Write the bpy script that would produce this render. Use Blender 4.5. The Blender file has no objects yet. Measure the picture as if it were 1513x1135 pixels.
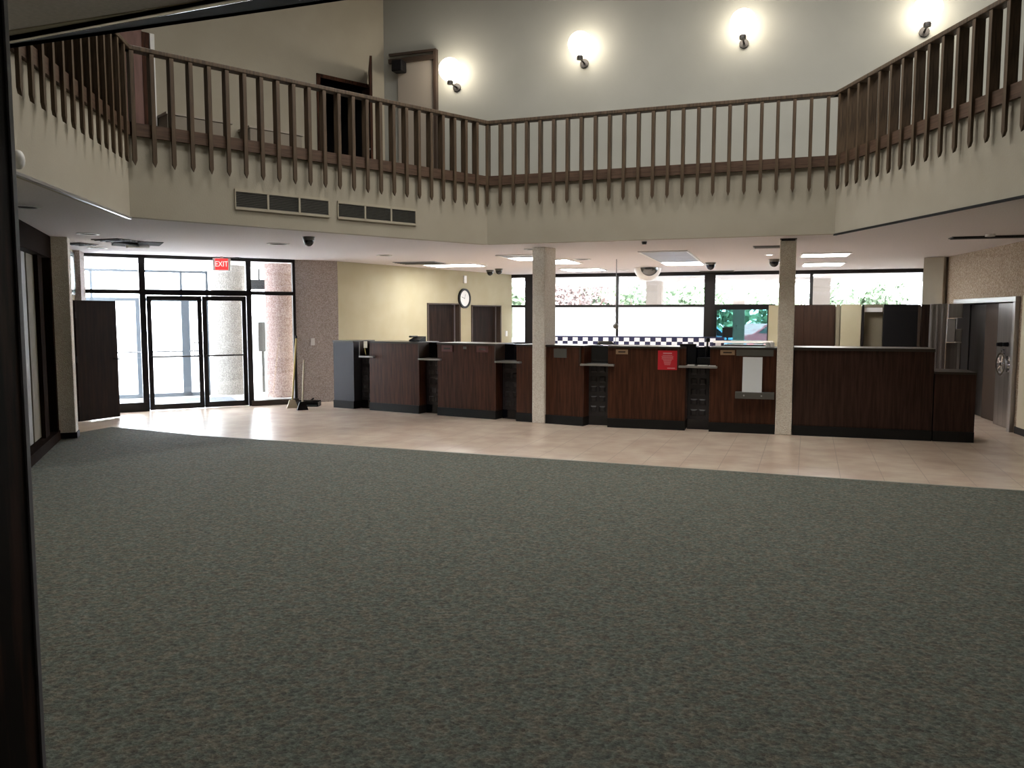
import bpy, math, random
from mathutils import Vector, Matrix, geometry
random.seed(4)
S = bpy.context.scene
COL = S.collection

# ------------------------------------------------------------------ camera
FPX, CAMZ = 1200.0, 1.7
PITCH = math.atan(102/FPX)
cd = bpy.data.cameras.new('camera'); cam = bpy.data.objects.new('camera', cd); COL.objects.link(cam)
cam.location = (0, 0, CAMZ); cam.rotation_euler = (math.pi/2-PITCH, 0, 0)
cd.sensor_width = 36; cd.lens = FPX/1513*36; cd.clip_end = 400; cd.clip_start = .05
S.camera = cam
# ------------------------------------------------------------------ sky, sun, exposure
w = bpy.data.worlds.new('World'); S.world = w; w.use_nodes = True
bg = w.node_tree.nodes['Background']; bg.inputs[0].default_value = (.86, .93, 1, 1); bg.inputs[1].default_value = 8.0
sd = bpy.data.lights.new('sun', 'SUN'); sd.energy = 5; sd.angle = .03; sd.color = (1, .95, .86)
sun = bpy.data.objects.new('sun', sd); COL.objects.link(sun); sun.rotation_euler = (math.radians(28), math.radians(14), 0)
S.view_settings.view_transform = 'Standard'; S.view_settings.look = 'None'; S.view_settings.gamma = 1
S.view_settings.use_curve_mapping = False; S.view_settings.exposure = 1.62
S.cycles.max_bounces = 10; S.cycles.diffuse_bounces = 5; S.cycles.glossy_bounces = 3; S.cycles.transparent_max_bounces = 16
S.cycles.use_denoising = True; S.cycles.sample_clamp_indirect = 6

def lamp(name, loc, size, energy, color=(1, .95, .88), rot=(0, 0, 0), parent=None, spread=math.pi):
    d = bpy.data.lights.new(name, 'AREA'); d.energy = energy; d.color = color; d.shape = 'DISK'; d.size = size; d.spread = spread
    o = bpy.data.objects.new(name, d); COL.objects.link(o); o.location = loc; o.rotation_euler = rot
    if parent:
        o.parent = parent; o.matrix_parent_inverse = parent.matrix_basis.inverted()
    return o
# ------------------------------------------------------------------ geometry helpers
def ray(px, py):
    x = (px-756.5)/FPX; v = -(py-567.5)/FPX
    c, s = math.cos(PITCH), math.sin(PITCH)
    return Vector((x, c+v*s, v*c-s))
def G(px, py, z):
    r = ray(px, py); t = (z-CAMZ)/r.z
    return Vector((r.x*t, r.y*t, z))
class Frame:
    """upright plane through A and B: u runs A to B, v comes out towards the room, z up"""
    def __init__(s, A, B, flip=False):
        s.A = Vector((A[0], A[1], 0)); B = Vector((B[0], B[1], 0)); s.L = (B-s.A).length
        s.u = (B-s.A).normalized(); s.n = Vector((s.u.y, -s.u.x, 0))
        if flip: s.n = -s.n
        s.M = Matrix(((s.u.x, s.n.x, 0, s.A.x), (s.u.y, s.n.y, 0, s.A.y), (0, 0, 1, 0), (0, 0, 0, 1)))
    def uz(s, px, py, v=0):
        r = ray(px, py); o = Vector((0, 0, CAMZ)); a = s.A+s.n*v
        t = (a-o).dot(s.n)/r.dot(s.n); p = o+r*t
        return (p-a).dot(s.u), p.z
    def U(s, px, v=0, py=480): return s.uz(px, py, v)[0]
    def P(s, u, v=0, z=0): return s.M @ Vector((u, v, z))
ID = Matrix.Identity(4)
class MB:
    def __init__(s, fr=None): s.v = []; s.f = []; s.M = fr.M if isinstance(fr, Frame) else (fr or ID)
    def add(s, vs, fs):
        k = len(s.v); s.v += [Vector(p) for p in vs]; s.f += [tuple(i+k for i in f) for f in fs]; return s
    def box(s, x0, x1, y0, y1, z0, z1):
        x0, x1 = sorted((x0, x1)); y0, y1 = sorted((y0, y1)); z0, z1 = sorted((z0, z1))
        return s.add([(x, y, z) for z in (z0, z1) for x, y in ((x0, y0), (x1, y0), (x1, y1), (x0, y1))],
              [(3, 2, 1, 0), (4, 5, 6, 7), (0, 1, 5, 4), (1, 2, 6, 5), (2, 3, 7, 6), (3, 0, 4, 7)])
    def prism(s, pts, z0, z1):
        n = len(pts); a = sum(pts[i][0]*pts[(i+1) % n][1]-pts[(i+1) % n][0]*pts[i][1] for i in range(n))
        if a < 0: pts = pts[::-1]
        return s.add([(p[0], p[1], z0) for p in pts]+[(p[0], p[1], z1) for p in pts],
              [tuple(range(n))[::-1], tuple(range(n, 2*n))]+[(i, (i+1) % n, (i+1) % n+n, i+n) for i in range(n)])
    def extrude_uz(s, pts, v0, v1):   # profile in the u-z plane, thickness along v
        n = len(pts)
        return s.add([(p[0], v0, p[1]) for p in pts]+[(p[0], v1, p[1]) for p in pts],
              [tuple(range(n)), tuple(range(n, 2*n))[::-1]]+[(i, i+n, (i+1) % n+n, (i+1) % n) for i in range(n)])
    def tube(s, a, b, r, r2=None, n=12):
        a = Vector(a); b = Vector(b); r2 = r if r2 is None else r2
        d = (b-a).normalized(); q = d.to_track_quat('Z', 'Y')
        vs = [a+q @ Vector((math.cos(t)*r, math.sin(t)*r, 0)) for t in [2*math.pi*i/n for i in range(n)]]
        vs += [b+q @ Vector((math.cos(t)*r2, math.sin(t)*r2, 0)) for t in [2*math.pi*i/n for i in range(n)]]
        return s.add(vs, [tuple(range(n))[::-1], tuple(range(n, 2*n))]+[(i, (i+1) % n, (i+1) % n+n, i+n) for i in range(n)])
    def ring(s, c, ax, r0, r1, h, n=32):   # flat annulus of thickness h along axis
        q = Vector(ax).normalized().to_track_quat('Z', 'Y'); c = Vector(c); vs = []
        for rr, z in ((r0, 0), (r1, 0), (r1, h), (r0, h)):
            vs += [c+q @ Vector((math.cos(2*math.pi*i/n)*rr, math.sin(2*math.pi*i/n)*rr, z)) for i in range(n)]
        fs = []
        for k in range(4):
            for i in range(n):
                j = (i+1) % n; k2 = (k+1) % 4
                fs.append((k*n+i, k2*n+i, k2*n+j, k*n+j))
        return s.add(vs, fs)
    def sphere(s, c, r, n=20, m=12, sz=1, lo=-90, hi=90):
        vs = []; fs = []
        for j in range(m+1):
            ph = math.radians(lo+(hi-lo)*j/m)
            for i in range(n):
                t = 2*math.pi*i/n; vs.append((c[0]+r*math.cos(ph)*math.cos(t), c[1]+r*math.cos(ph)*math.sin(t), c[2]+r*sz*math.sin(ph)))
        for j in range(m):
            for i in range(n):
                k = (i+1) % n; fs.append((j*n+i, j*n+k, (j+1)*n+k, (j+1)*n+i))
        return s.add(vs, fs)
    def build(s, name, mat, parent=None, smooth=False, bevel=0, M=None, base=None):
        M = s.M if M is None else M
        ws = [M @ v for v in s.v]
        if parent is not None:
            PM = parent['_m']; inv = Matrix([PM[i*4:i*4+4] for i in range(4)]).inverted(); loc = None
            ws = [inv @ v for v in ws]; c = Vector((0, 0, 0))
        else:
            xs = [v.x for v in ws]; ys = [v.y for v in ws]; zs = [v.z for v in ws]
            c = Vector(((min(xs)+max(xs))/2, (min(ys)+max(ys))/2, min(zs)))
        fs = s.f if M.to_3x3().determinant() > 0 else [f[::-1] for f in s.f]
        me = bpy.data.meshes.new(name); me.from_pydata([v-c for v in ws], [], fs); me.update(); me.validate()
        if smooth:
            for p in me.polygons: p.use_smooth = True
        me.materials.append(mat)
        o = bpy.data.objects.new(name, me); COL.objects.link(o)
        if parent is not None:
            o.parent = parent; PMx = Matrix([PM[i*4:i*4+4] for i in range(4)]); o['_m'] = sum([list(r) for r in PMx], [])
        else:
            o.location = c; o['_m'] = sum([list(r) for r in Matrix.Translation(c)], [])
        if bevel:
            b = o.modifiers.new('bevel', 'BEVEL'); b.width = bevel; b.segments = 2; b.limit_method = 'ANGLE'
        return o
def tag(o, label=None, cat=None, group=None, kind=None):
    if label: o['label'] = label
    if cat: o['category'] = cat
    if group: o['group'] = group
    if kind: o['kind'] = kind
    return o
def thing(name, label, cat, loc, fr=None, group=None, rot=None):
    o = bpy.data.objects.new(name, None); COL.objects.link(o)
    R = Matrix.Rotation(rot if rot is not None else (math.atan2(fr.u.y, fr.u.x) if fr else 0), 3, 'Z')
    M = Matrix.Translation(Vector(loc)) @ R.to_4x4()
    o.location = loc; o.rotation_euler = R.to_euler(); o.empty_display_size = .1
    o['_m'] = sum([list(r) for r in M], [])
    return tag(o, label, cat, group)
def struct(mb, name, mat, **k): return tag(mb.build(name, mat, **k), kind='structure')
def dup(root, loc, label=None, rotz=None, group=None):
    r = root.copy(); COL.objects.link(r); r.location = loc
    if rotz is not None: r.rotation_euler = (0, 0, rotz)
    if label: r['label'] = label
    if group: r['group'] = group
    for ch in list(root.children):
        c = ch.copy(); COL.objects.link(c); c.parent = r
        for g in list(ch.children):
            d = g.copy(); COL.objects.link(d); d.parent = c
    return r
# ------------------------------------------------------------------ materials
def mat(name, col=(.5, .5, .5), rough=.6, metal=0, spec=.5, emit=None, es=0, noise=None, bump=None, stretch=(1, 1, 1)):
    """noise=(scale, colour2, detail[, lo, hi]); bump=(scale, strength[, distance])"""
    m = bpy.data.materials.new(name); m.use_nodes = True; nt = m.node_tree; b = nt.nodes['Principled BSDF']
    b.inputs['Base Color'].default_value = (*col, 1); b.inputs['Roughness'].default_value = rough
    b.inputs['Metallic'].default_value = metal; b.inputs['Specular IOR Level'].default_value = spec
    if emit: b.inputs['Emission Color'].default_value = (*emit, 1); b.inputs['Emission Strength'].default_value = es
    if noise or bump:
        tc = nt.nodes.new('ShaderNodeTexCoord'); mp = nt.nodes.new('ShaderNodeMapping'); mp.inputs['Scale'].default_value = stretch
        nt.links.new(tc.outputs['Object'], mp.inputs[0])
    if noise:
        n = nt.nodes.new('ShaderNodeTexNoise'); n.inputs['Scale'].default_value = noise[0]; n.inputs['Detail'].default_value = noise[2]
        r = nt.nodes.new('ShaderNodeValToRGB'); lo, hi = (noise[3], noise[4]) if len(noise) > 3 else (.35, .65)
        r.color_ramp.elements[0].position = lo; r.color_ramp.elements[1].position = hi
        r.color_ramp.elements[0].color = (*col, 1); r.color_ramp.elements[1].color = (*noise[1], 1)
        nt.links.new(mp.outputs[0], n.inputs['Vector']); nt.links.new(n.outputs[0], r.inputs[0]); nt.links.new(r.outputs[0], b.inputs['Base Color'])
    if bump:
        n = nt.nodes.new('ShaderNodeTexNoise'); n.inputs['Scale'].default_value = bump[0]; n.inputs['Detail'].default_value = 4
        bp = nt.nodes.new('ShaderNodeBump'); bp.inputs['Strength'].default_value = bump[1]; bp.inputs['Distance'].default_value = bump[2] if len(bump) > 2 else .01
        nt.links.new(mp.outputs[0], n.inputs['Vector']); nt.links.new(n.outputs[0], bp.inputs['Height']); nt.links.new(bp.outputs[0], b.inputs['Normal'])
    return m
def stone_mat(name, c1, c2, c3, scale=70):
    m = bpy.data.materials.new(name); m.use_nodes = True; nt = m.node_tree; b = nt.nodes['Principled BSDF']; b.inputs['Roughness'].default_value = .85
    tc = nt.nodes.new('ShaderNodeTexCoord'); v = nt.nodes.new('ShaderNodeTexVoronoi'); v.inputs['Scale'].default_value = scale
    nt.links.new(tc.outputs['Object'], v.inputs['Vector'])
    sp = nt.nodes.new('ShaderNodeSeparateColor'); nt.links.new(v.outputs['Color'], sp.inputs[0])
    r = nt.nodes.new('ShaderNodeValToRGB'); e = r.color_ramp.elements; e[0].color = (*c1, 1); e[1].color = (*c3, 1); x = e.new(.5); x.color = (*c2, 1)
    nt.links.new(sp.outputs[0], r.inputs[0]); nt.links.new(r.outputs[0], b.inputs['Base Color'])
    bp = nt.nodes.new('ShaderNodeBump'); bp.inputs['Strength'].default_value = .8; bp.inputs['Distance'].default_value = .012; bp.invert = True
    nt.links.new(v.outputs['Distance'], bp.inputs['Height']); nt.links.new(bp.outputs[0], b.inputs['Normal'])
    return m
def glass_mat(name, tint=(1, 1, 1), refl=.08):
    m = bpy.data.materials.new(name); m.use_nodes = True; nt = m.node_tree; nt.nodes.clear()
    o = nt.nodes.new('ShaderNodeOutputMaterial'); t = nt.nodes.new('ShaderNodeBsdfTransparent'); g = nt.nodes.new('ShaderNodeBsdfGlossy'); mx = nt.nodes.new('ShaderNodeMixShader')
    t.inputs[0].default_value = (*tint, 1); g.inputs['Roughness'].default_value = .02; mx.inputs[0].default_value = refl
    nt.links.new(t.outputs[0], mx.inputs[1]); nt.links.new(g.outputs[0], mx.inputs[2]); nt.links.new(mx.outputs[0], o.inputs[0])
    return m
def film_mat(name, c):
    m = bpy.data.materials.new(name); m.use_nodes = True; nt = m.node_tree; nt.nodes.clear()
    o = nt.nodes.new('ShaderNodeOutputMaterial'); t = nt.nodes.new('ShaderNodeBsdfTranslucent'); g = nt.nodes.new('ShaderNodeBsdfDiffuse'); mx = nt.nodes.new('ShaderNodeMixShader')
    t.inputs[0].default_value = (*c, 1); g.inputs[0].default_value = (*c, 1); mx.inputs[0].default_value = .25
    nt.links.new(t.outputs[0], mx.inputs[1]); nt.links.new(g.outputs[0], mx.inputs[2]); nt.links.new(mx.outputs[0], o.inputs[0])
    return m
def checker_mat(name, c1, c2, size):
    m = mat(name, c1, .5); nt = m.node_tree; b = nt.nodes['Principled BSDF']
    tc = nt.nodes.new('ShaderNodeTexCoord'); c = nt.nodes.new('ShaderNodeTexChecker'); c.inputs['Scale'].default_value = 1/size
    c.inputs['Color1'].default_value = (*c1, 1); c.inputs['Color2'].default_value = (*c2, 1)
    nt.links.new(tc.outputs['Object'], c.inputs[0]); nt.links.new(c.outputs[0], b.inputs['Base Color']); return m
def tile_mat():
    m = mat('floor_tile', (.42, .33, .27), .28); nt = m.node_tree; b = nt.nodes['Principled BSDF']
    tc = nt.nodes.new('ShaderNodeTexCoord'); mp = nt.nodes.new('ShaderNodeMapping'); mp.inputs['Rotation'].default_value = (0, 0, math.radians(20))
    nt.links.new(tc.outputs['Object'], mp.inputs[0])
    br = nt.nodes.new('ShaderNodeTexBrick'); br.offset = 0; br.inputs['Scale'].default_value = 1; br.inputs['Brick Width'].default_value = .42; br.inputs['Row Height'].default_value = .42
    br.inputs['Mortar Size'].default_value = .004; br.inputs['Mortar Smooth'].default_value = .3
    n = nt.nodes.new('ShaderNodeTexNoise'); n.inputs['Scale'].default_value = 3.2; n.inputs['Detail'].default_value = 6
    r = nt.nodes.new('ShaderNodeValToRGB'); r.color_ramp.elements[0].position = .3; r.color_ramp.elements[1].position = .7
    r.color_ramp.elements[0].color = (.56, .42, .33, 1); r.color_ramp.elements[1].color = (.76, .66, .54, 1)
    nt.links.new(mp.outputs[0], br.inputs['Vector']); nt.links.new(mp.outputs[0], n.inputs['Vector']); nt.links.new(n.outputs[0], r.inputs[0])
    nt.links.new(r.outputs[0], br.inputs['Color1']); nt.links.new(r.outputs[0], br.inputs['Color2']); br.inputs['Mortar'].default_value = (.42, .33, .27, 1)
    nt.links.new(br.outputs['Color'], b.inputs['Base Color'])
    n2 = nt.nodes.new('ShaderNodeTexNoise'); n2.inputs['Scale'].default_value = 9; bp = nt.nodes.new('ShaderNodeBump'); bp.inputs['Strength'].default_value = .12; bp.inputs['Distance'].default_value = .01
    nt.links.new(mp.outputs[0], n2.inputs['Vector']); nt.links.new(n2.outputs[0], bp.inputs['Height']); nt.links.new(bp.outputs[0], b.inputs['Normal'])
    return m
def carpet_mat():
    m = mat('carpet', (.05, .06, .05), .95, spec=.15); nt = m.node_tree; b = nt.nodes['Principled BSDF']
    tc = nt.nodes.new('ShaderNodeTexCoord'); mp = nt.nodes.new('ShaderNodeMapping'); mp.inputs['Rotation'].default_value = (0, 0, math.radians(22)); mp.inputs['Scale'].default_value = (1, 1.2, 1)
    nt.links.new(tc.outputs['Object'], mp.inputs[0])
    n = nt.nodes.new('ShaderNodeTexNoise'); n.inputs['Scale'].default_value = 38; n.inputs['Detail'].default_value = 5; n.inputs['Roughness'].default_value = .7
    n2 = nt.nodes.new('ShaderNodeTexNoise'); n2.inputs['Scale'].default_value = 16; n2.inputs['Detail'].default_value = 3
    r = nt.nodes.new('ShaderNodeValToRGB'); e = r.color_ramp.elements; e[0].position = .35; e[1].position = .68
    e[0].color = (.083, .084, .074, 1); e[1].color = (.212, .214, .192, 1)
    r2 = nt.nodes.new('ShaderNodeValToRGB'); e = r2.color_ramp.elements; e[0].position = .42; e[1].position = .62; e[0].color = (.86, .98, .96, 1); e[1].color = (1.06, 1, .92, 1)
    mx = nt.nodes.new('ShaderNodeMix'); mx.data_type = 'RGBA'; mx.blend_type = 'MULTIPLY'; mx.inputs[0].default_value = 1
    nt.links.new(mp.outputs[0], n.inputs['Vector']); nt.links.new(mp.outputs[0], n2.inputs['Vector'])
    nt.links.new(n.outputs[0], r.inputs[0]); nt.links.new(n2.outputs[0], r2.inputs[0])
    vo = nt.nodes.new('ShaderNodeTexVoronoi'); vo.feature = 'DISTANCE_TO_EDGE'; vo.inputs['Scale'].default_value = 24
    ad = nt.nodes.new('ShaderNodeMixRGB'); ad.blend_type = 'ADD'; ad.inputs[0].default_value = .06; nt.links.new(mp.outputs[0], ad.inputs[1]); nt.links.new(n.outputs['Color'], ad.inputs[2])
    nt.links.new(ad.outputs[0], vo.inputs['Vector'])
    r3 = nt.nodes.new('ShaderNodeValToRGB'); e = r3.color_ramp.elements; e[0].position = .02; e[1].position = .16; e[0].color = (1.3, 1.3, 1.28, 1); e[1].color = (.88, .88, .88, 1)
    m2 = nt.nodes.new('ShaderNodeMix'); m2.data_type = 'RGBA'; m2.blend_type = 'MULTIPLY'; m2.inputs[0].default_value = 1
    nt.links.new(vo.outputs['Distance'], r3.inputs[0]); nt.links.new(r.outputs[0], m2.inputs[6]); nt.links.new(r3.outputs[0], m2.inputs[7])
    nt.links.new(m2.outputs[2], mx.inputs[6]); nt.links.new(r2.outputs[0], mx.inputs[7]); nt.links.new(mx.outputs[2], b.inputs['Base Color'])
    bp = nt.nodes.new('ShaderNodeBump'); bp.inputs['Strength'].default_value = .9; bp.inputs['Distance'].default_value = .012
    nt.links.new(n.outputs[0], bp.inputs['Height']); nt.links.new(bp.outputs[0], b.inputs['Normal'])
    return m
def stud_mat():
    m = mat('studded_black', (.008, .008, .009), .35); nt = m.node_tree; b = nt.nodes['Principled BSDF']
    return m
M = dict(
    tile=tile_mat(), carpet=carpet_mat(),
    plaster=mat('plaster', (.365, .335, .265), .9, noise=(2, (.39, .36, .29), 3), bump=(60, .15)),
    upper=mat('upper_plaster', (.36, .365, .33), .9, noise=(1.5, (.385, .39, .355), 3), bump=(60, .12)),
    yellow=mat('yellow_plaster', (.37, .335, .22), .9, noise=(2, (.40, .365, .25), 3)),
    ceil=mat('ceiling_white', (.66, .62, .62), .9, noise=(60, (.58, .55, .55), 4)),
    stone=stone_mat('aggregate', (.34, .28, .25), (.44, .39, .36), (.55, .50, .48)),
    stone_dark=stone_mat('aggregate_brown', (.26, .19, .13), (.36, .28, .2), (.5, .43, .34), 60),
    stone_red=stone_mat('aggregate_red', (.20, .13, .11), (.27, .19, .17), (.36, .29, .27), 55),
    stone_col=stone_mat('aggregate_pale', (.20, .19, .17), (.28, .265, .24), (.36, .34, .31), 60),
    stone_light=stone_mat('aggregate_light', (.72, .66, .56), (.82, .77, .67), (.9, .87, .78), 80),
    wood=mat('dark_wood', (.022, .010, .006), .6, spec=.12, noise=(6, (.075, .028, .014), 6), stretch=(6, 6, .5), bump=(20, .05)),
    wood_red=mat('counter_wood', (.036, .011, .005), .42, spec=.28, noise=(5, (.085, .029, .013), 6), stretch=(7, 7, .45)),
    wood_red2=mat('counter_wood_plain', (.024, .012, .009), .5, spec=.22, noise=(5, (.055, .027, .019), 6), stretch=(7, 7, .45)),
    rail=mat('rail_wood', (.045, .030, .018), .5, spec=.3, noise=(7, (.105, .070, .042), 6), stretch=(6, 6, .5)),
    beam=mat('beam_wood', (.060, .034, .021), .55, spec=.3, noise=(7, (.105, .062, .040), 6), stretch=(.6, .6, 8)),
    redwood=mat('red_wood', (.12, .045, .03), .5, noise=(4, (.17, .07, .05), 5), stretch=(5, 5, .5)),
    bronze=mat('bronze_frame', (.012, .010, .010), .35, .3),
    black=mat('black', (.006, .006, .007), .5, spec=.25), blackgloss=mat('black_gloss', (.006, .007, .012), .12),
    toe=mat('toe_kick', (.010, .010, .010), .6, spec=.25), greylam=mat('grey_laminate', (.045, .045, .055), .5, spec=.3),
    counter_top=mat('counter_top', (.035, .028, .022), .3), grey=mat('grey_ledge', (.10, .10, .09), .4),
    shelf=mat('shelf_steel', (.34, .34, .33), .3, .5),
    steel=mat('steel', (.32, .31, .31), .28, .95, noise=(3, (.42, .41, .41), 3), stretch=(8, 8, .3)),
    steel_dark=mat('steel_dark', (.10, .095, .09), .35, .85, noise=(3, (.15, .14, .135), 3), stretch=(8, 8, .3)),
    chrome=mat('chrome', (.8, .8, .82), .12, 1), alu=mat('aluminium', (.5, .5, .52), .3, .9),
    white=mat('white_plastic', (.75, .75, .73), .4), paper=mat('white_board', (.72, .77, .8), .5),
    cream=mat('cream', (.6, .55, .42), .7), blind=mat('beige_blind', (.17, .15, .10), .8, noise=(3, (.2, .175, .12), 2)),
    greyblue=mat('soffit_trim', (.13, .15, .20), .85), soffit=mat('soffit', (.30, .29, .27), .9),
    red=mat('red_sign', (.62, .015, .03), .5), plate=mat('wood_plate', (.20, .10, .05), .5), plate2=mat('pale_plate', (.33, .22, .13), .5),
    plate_r=mat('red_plate', (.12, .035, .03), .5), louver=mat('grille_metal', (.055, .052, .042), .6), grille_frame=mat('grille_frame', (.40, .36, .28), .7),
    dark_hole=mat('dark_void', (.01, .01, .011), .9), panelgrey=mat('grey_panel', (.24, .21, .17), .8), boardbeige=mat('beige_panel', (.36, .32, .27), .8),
    troffer=mat('troffer_lens', (.9, .9, .9), .4, emit=(1, .98, .96), es=9), tube_off=mat('troffer_off', (.34, .37, .43), .5),
    globe=mat('globe_lit', (.9, .9, .9), .4, emit=(1, .88, .72), es=5), bulb=mat('bulb_lit', (.9, .9, .9), .4, emit=(1, .95, .9), es=8),
    exitred=mat('exit_red', (.6, .02, .02), .5, emit=(1, .03, .03), es=.55), exitletter=mat('exit_letter', (.8, .3, .3), .5, emit=(1, .35, .33), es=.9),
    glass=glass_mat('clear_glass'), teal=glass_mat('teal_glass', (.30, .47, .47), .08), film=film_mat('white_film', (.9, .91, .92)),
    teal_film=film_mat('teal_film', (.55, .72, .70)),
    checker=None, conc=mat('concrete', (.36, .35, .34), .9, noise=(1.2, (.42, .41, .4), 4)), stucco=mat('stucco', (.26, .22, .19), .9, noise=(2, (.29, .25, .22), 3)),
    mat_grey=mat('vestibule_mat', (.07, .085, .115), .95, noise=(30, (.10, .12, .155), 3)),
    bark=mat('bark', (.14, .09, .07), .9), leaf=mat('leaf', (.07, .11, .06), .7, noise=(3, (.15, .21, .12), 3)), twig=mat('twig_pink', (.13, .09, .085), .8, noise=(4, (.22, .17, .16), 3)),
    carblue=mat('car_blue', (.10, .25, .5), .25), carred=mat('car_red', (.32, .05, .07), .25), tyre=mat('tyre', (.02, .02, .02), .8),
    broomyellow=mat('broom_yellow', (.50, .40, .14), .5), bristle=mat('bristle', (.55, .5, .38), .9), ply=mat('brown_edge', (.042, .026, .017), .55),
    doorblack=mat('door_black_brown', (.008, .0045, .0035), .6, spec=.12, noise=(4, (.024, .013, .009), 4), stretch=(6, 6, .4)),
    cab=mat('cabinet_brown', (.022, .010, .006), .5, spec=.25, noise=(4, (.038, .018, .010), 4), stretch=(6, 6, .4)), asphalt=mat('asphalt', (.30, .30, .30), .9),
)
# ------------------------------------------------------------------ plan
C = 2.75                                   # lower ceiling
V = [(-2.0, 3.26), (-3.3, 4.0), (-4.1, 8.81), (-.37, 12.23), (4.18, 10.62), (4.95, 2.2), (3.9, 1.2)]   # atrium edge
GL = Frame((-7.35, 13.87), (-4.15, 15.62))          # entry glazing
SW = Frame((-4.15, 15.62), (-3.5, 15.95))           # stone pier right of it
CW = Frame((-3.5, 15.95), (0, 21.4))                # clock wall
WW = Frame((0, 21.4), (9.6, 18.5))                  # window wall
RW = Frame((7.95, 15.1), (5.6, 3.2))                # right stone wall
LW = Frame((-3.0, 2.8), (-7.35, 13.87))             # left wall
CF1 = Frame((-3.31, 14.91), (1.09, 12.35)); CF2 = Frame((1.09, 12.35), (6.15, 10.72))
PF = Frame((4.4, 15.9), (7.6, 14.85))               # partition line behind the teller counter
# floor, ceiling slabs
struct(MB().prism([(-9, -3.2), (9, -3.2), (12, 10), (10.2, 18.45), (0, 21.6), (-3.8, 16.2), (-7.5, 14.2), (-9, 12)], -.2, 0), 'floor', M['tile'])
k1, k2, k3 = G(165, 632, 0), G(297, 645, 0), G(1513, 727, 0)
far = k3+(k3-k2).normalized()*2.2
lwp = LW.P(LW.U(103, 0, 640)); near = [(6.2, -3.0), (-6, -3.0)]
lwp = LW.P(LW.U(76)+.3, .0); LWq = LW.P(-5.9, .0); cl = [LW.P(LW.U(76)-.02, 0), LW.P(LW.U(76)-.02, .255), LW.P(LW.U(76)+.285, .255), LW.P(LW.U(76)+.29, 0)]
tt = geometry.intersect_line_line_2d(k3.xy, (k3+(k3-k2)*2).xy, RW.P(0, .05).xy, RW.P(20, .05).xy)
RWp = Vector((tt[0], tt[1], 0)); RWq = RW.P(17, .05)
cp = [(k1.x, k1.y), (k2.x, k2.y), (RWp.x, RWp.y), (RWq.x, RWq.y), (LWq.x, LWq.y)]+[(q.x, q.y) for q in cl]
c = tag(MB().prism(cp, .001, .012).build('carpet', M['carpet']), 'large green grey patterned carpet covering the lobby floor', 'carpet')
st = MB()
for a, b in ((k1, k2), (k2, RWp)):
    f = Frame(a, b); st.add([f.M @ Vector(p) for p in [(0, -.012, .001), (f.L, -.012, .001), (f.L, .01, .001), (0, .01, .001), (0, -.012, .014), (f.L, -.012, .014), (f.L, .01, .014), (0, .01, .014)]],
        [(3, 2, 1, 0), (4, 5, 6, 7), (0, 1, 5, 4), (1, 2, 6, 5), (2, 3, 7, 6), (3, 0, 4, 7)])
struct(st, 'trim_1', mat('edge_strip', (.45, .43, .38), .5))
def slab(name, outer, hole, z0, z1, mt):
    pts = [Vector((p[0], p[1], 0)) for p in outer]; hl = [Vector((p[0], p[1], 0)) for p in hole]
    tr = geometry.tessellate_polygon([pts, hl]); al = pts+hl; n = len(al)
    vs = [(p.x, p.y, z0) for p in al]+[(p.x, p.y, z1) for p in al]; fs = []
    for t in tr: fs += [tuple(t), tuple(i+n for i in reversed(t))]
    for lo, k in ((0, len(pts)), (len(pts), len(hl))):
        for i in range(k): a = lo+i; b = lo+(i+1) % k; fs.append((a, b, b+n, a+n))
    return struct(MB().add(vs, fs), name, mt)
outer = [(-9, -3.2), (9, -3.2), (12, 10), (10.2, 18.6), (0, 21.65), (-3.9, 16.6), (-7.6, 14.3), (-9, 12)]
slab('ceiling', outer, V, C, C+.12, M['ceil'])
slab('ceiling_mezzanine_floor', outer, V, C+.13, 3.5, M['soffit'])
struct(MB().box(-10, 12, -3.4, 17, 7.45, 7.6), 'ceiling_upper', M['ceil'])
# balcony fascias
n = len(V)
cx = sum(p[0] for p in V)/n; cy = sum(p[1] for p in V)/n
fnames = {1: 'wall_balcony_left', 2: 'wall_balcony_vents', 3: 'wall_balcony_centre', 4: 'wall_balcony_right'}
FR = {}
for i in range(n):
    a, b = V[i], V[(i+1) % n]
    f = Frame(a, b); mid = Vector(((a[0]+b[0])/2, (a[1]+b[1])/2, 0))
    if (Vector((cx, cy, 0))-mid).dot(f.n) < 0: f = Frame(a, b, True)
    FR[i] = f
    struct(MB(f).box(-.0, f.L, -.1, .015, C-.004, 3.62), fnames.get(i, 'wall_balcony_near'), M['plaster'])
for i, nm in ((1, 'trim_2'), (4, 'trim_3')):
    struct(MB(FR[i]).box(0, FR[i].L, .0, .03, C-.03, C-.006), nm, M['black'] if i == 4 else M['alu'])
# near soffit edge board
a = G(20, 55, C); b = G(297, 4, C); a2 = G(10, 61, C); b2 = G(440, 0, C)
d1 = (b-a).normalized(); d2 = (b2-a2).normalized()
p = [a-d1*1.2, b+d1*3.2, b2+d2*2.6, a2-d2*.9]
struct(MB().prism([(q.x, q.y) for q in p], C-.012, C-.006), 'trim_4', M['greyblue'])
e = Frame(p[0], p[1]); struct(MB(e).tube((0, 0, C-.012), (e.L, 0, C-.012), .009, n=16), 'trim_5', M['chrome'], smooth=True)
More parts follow.
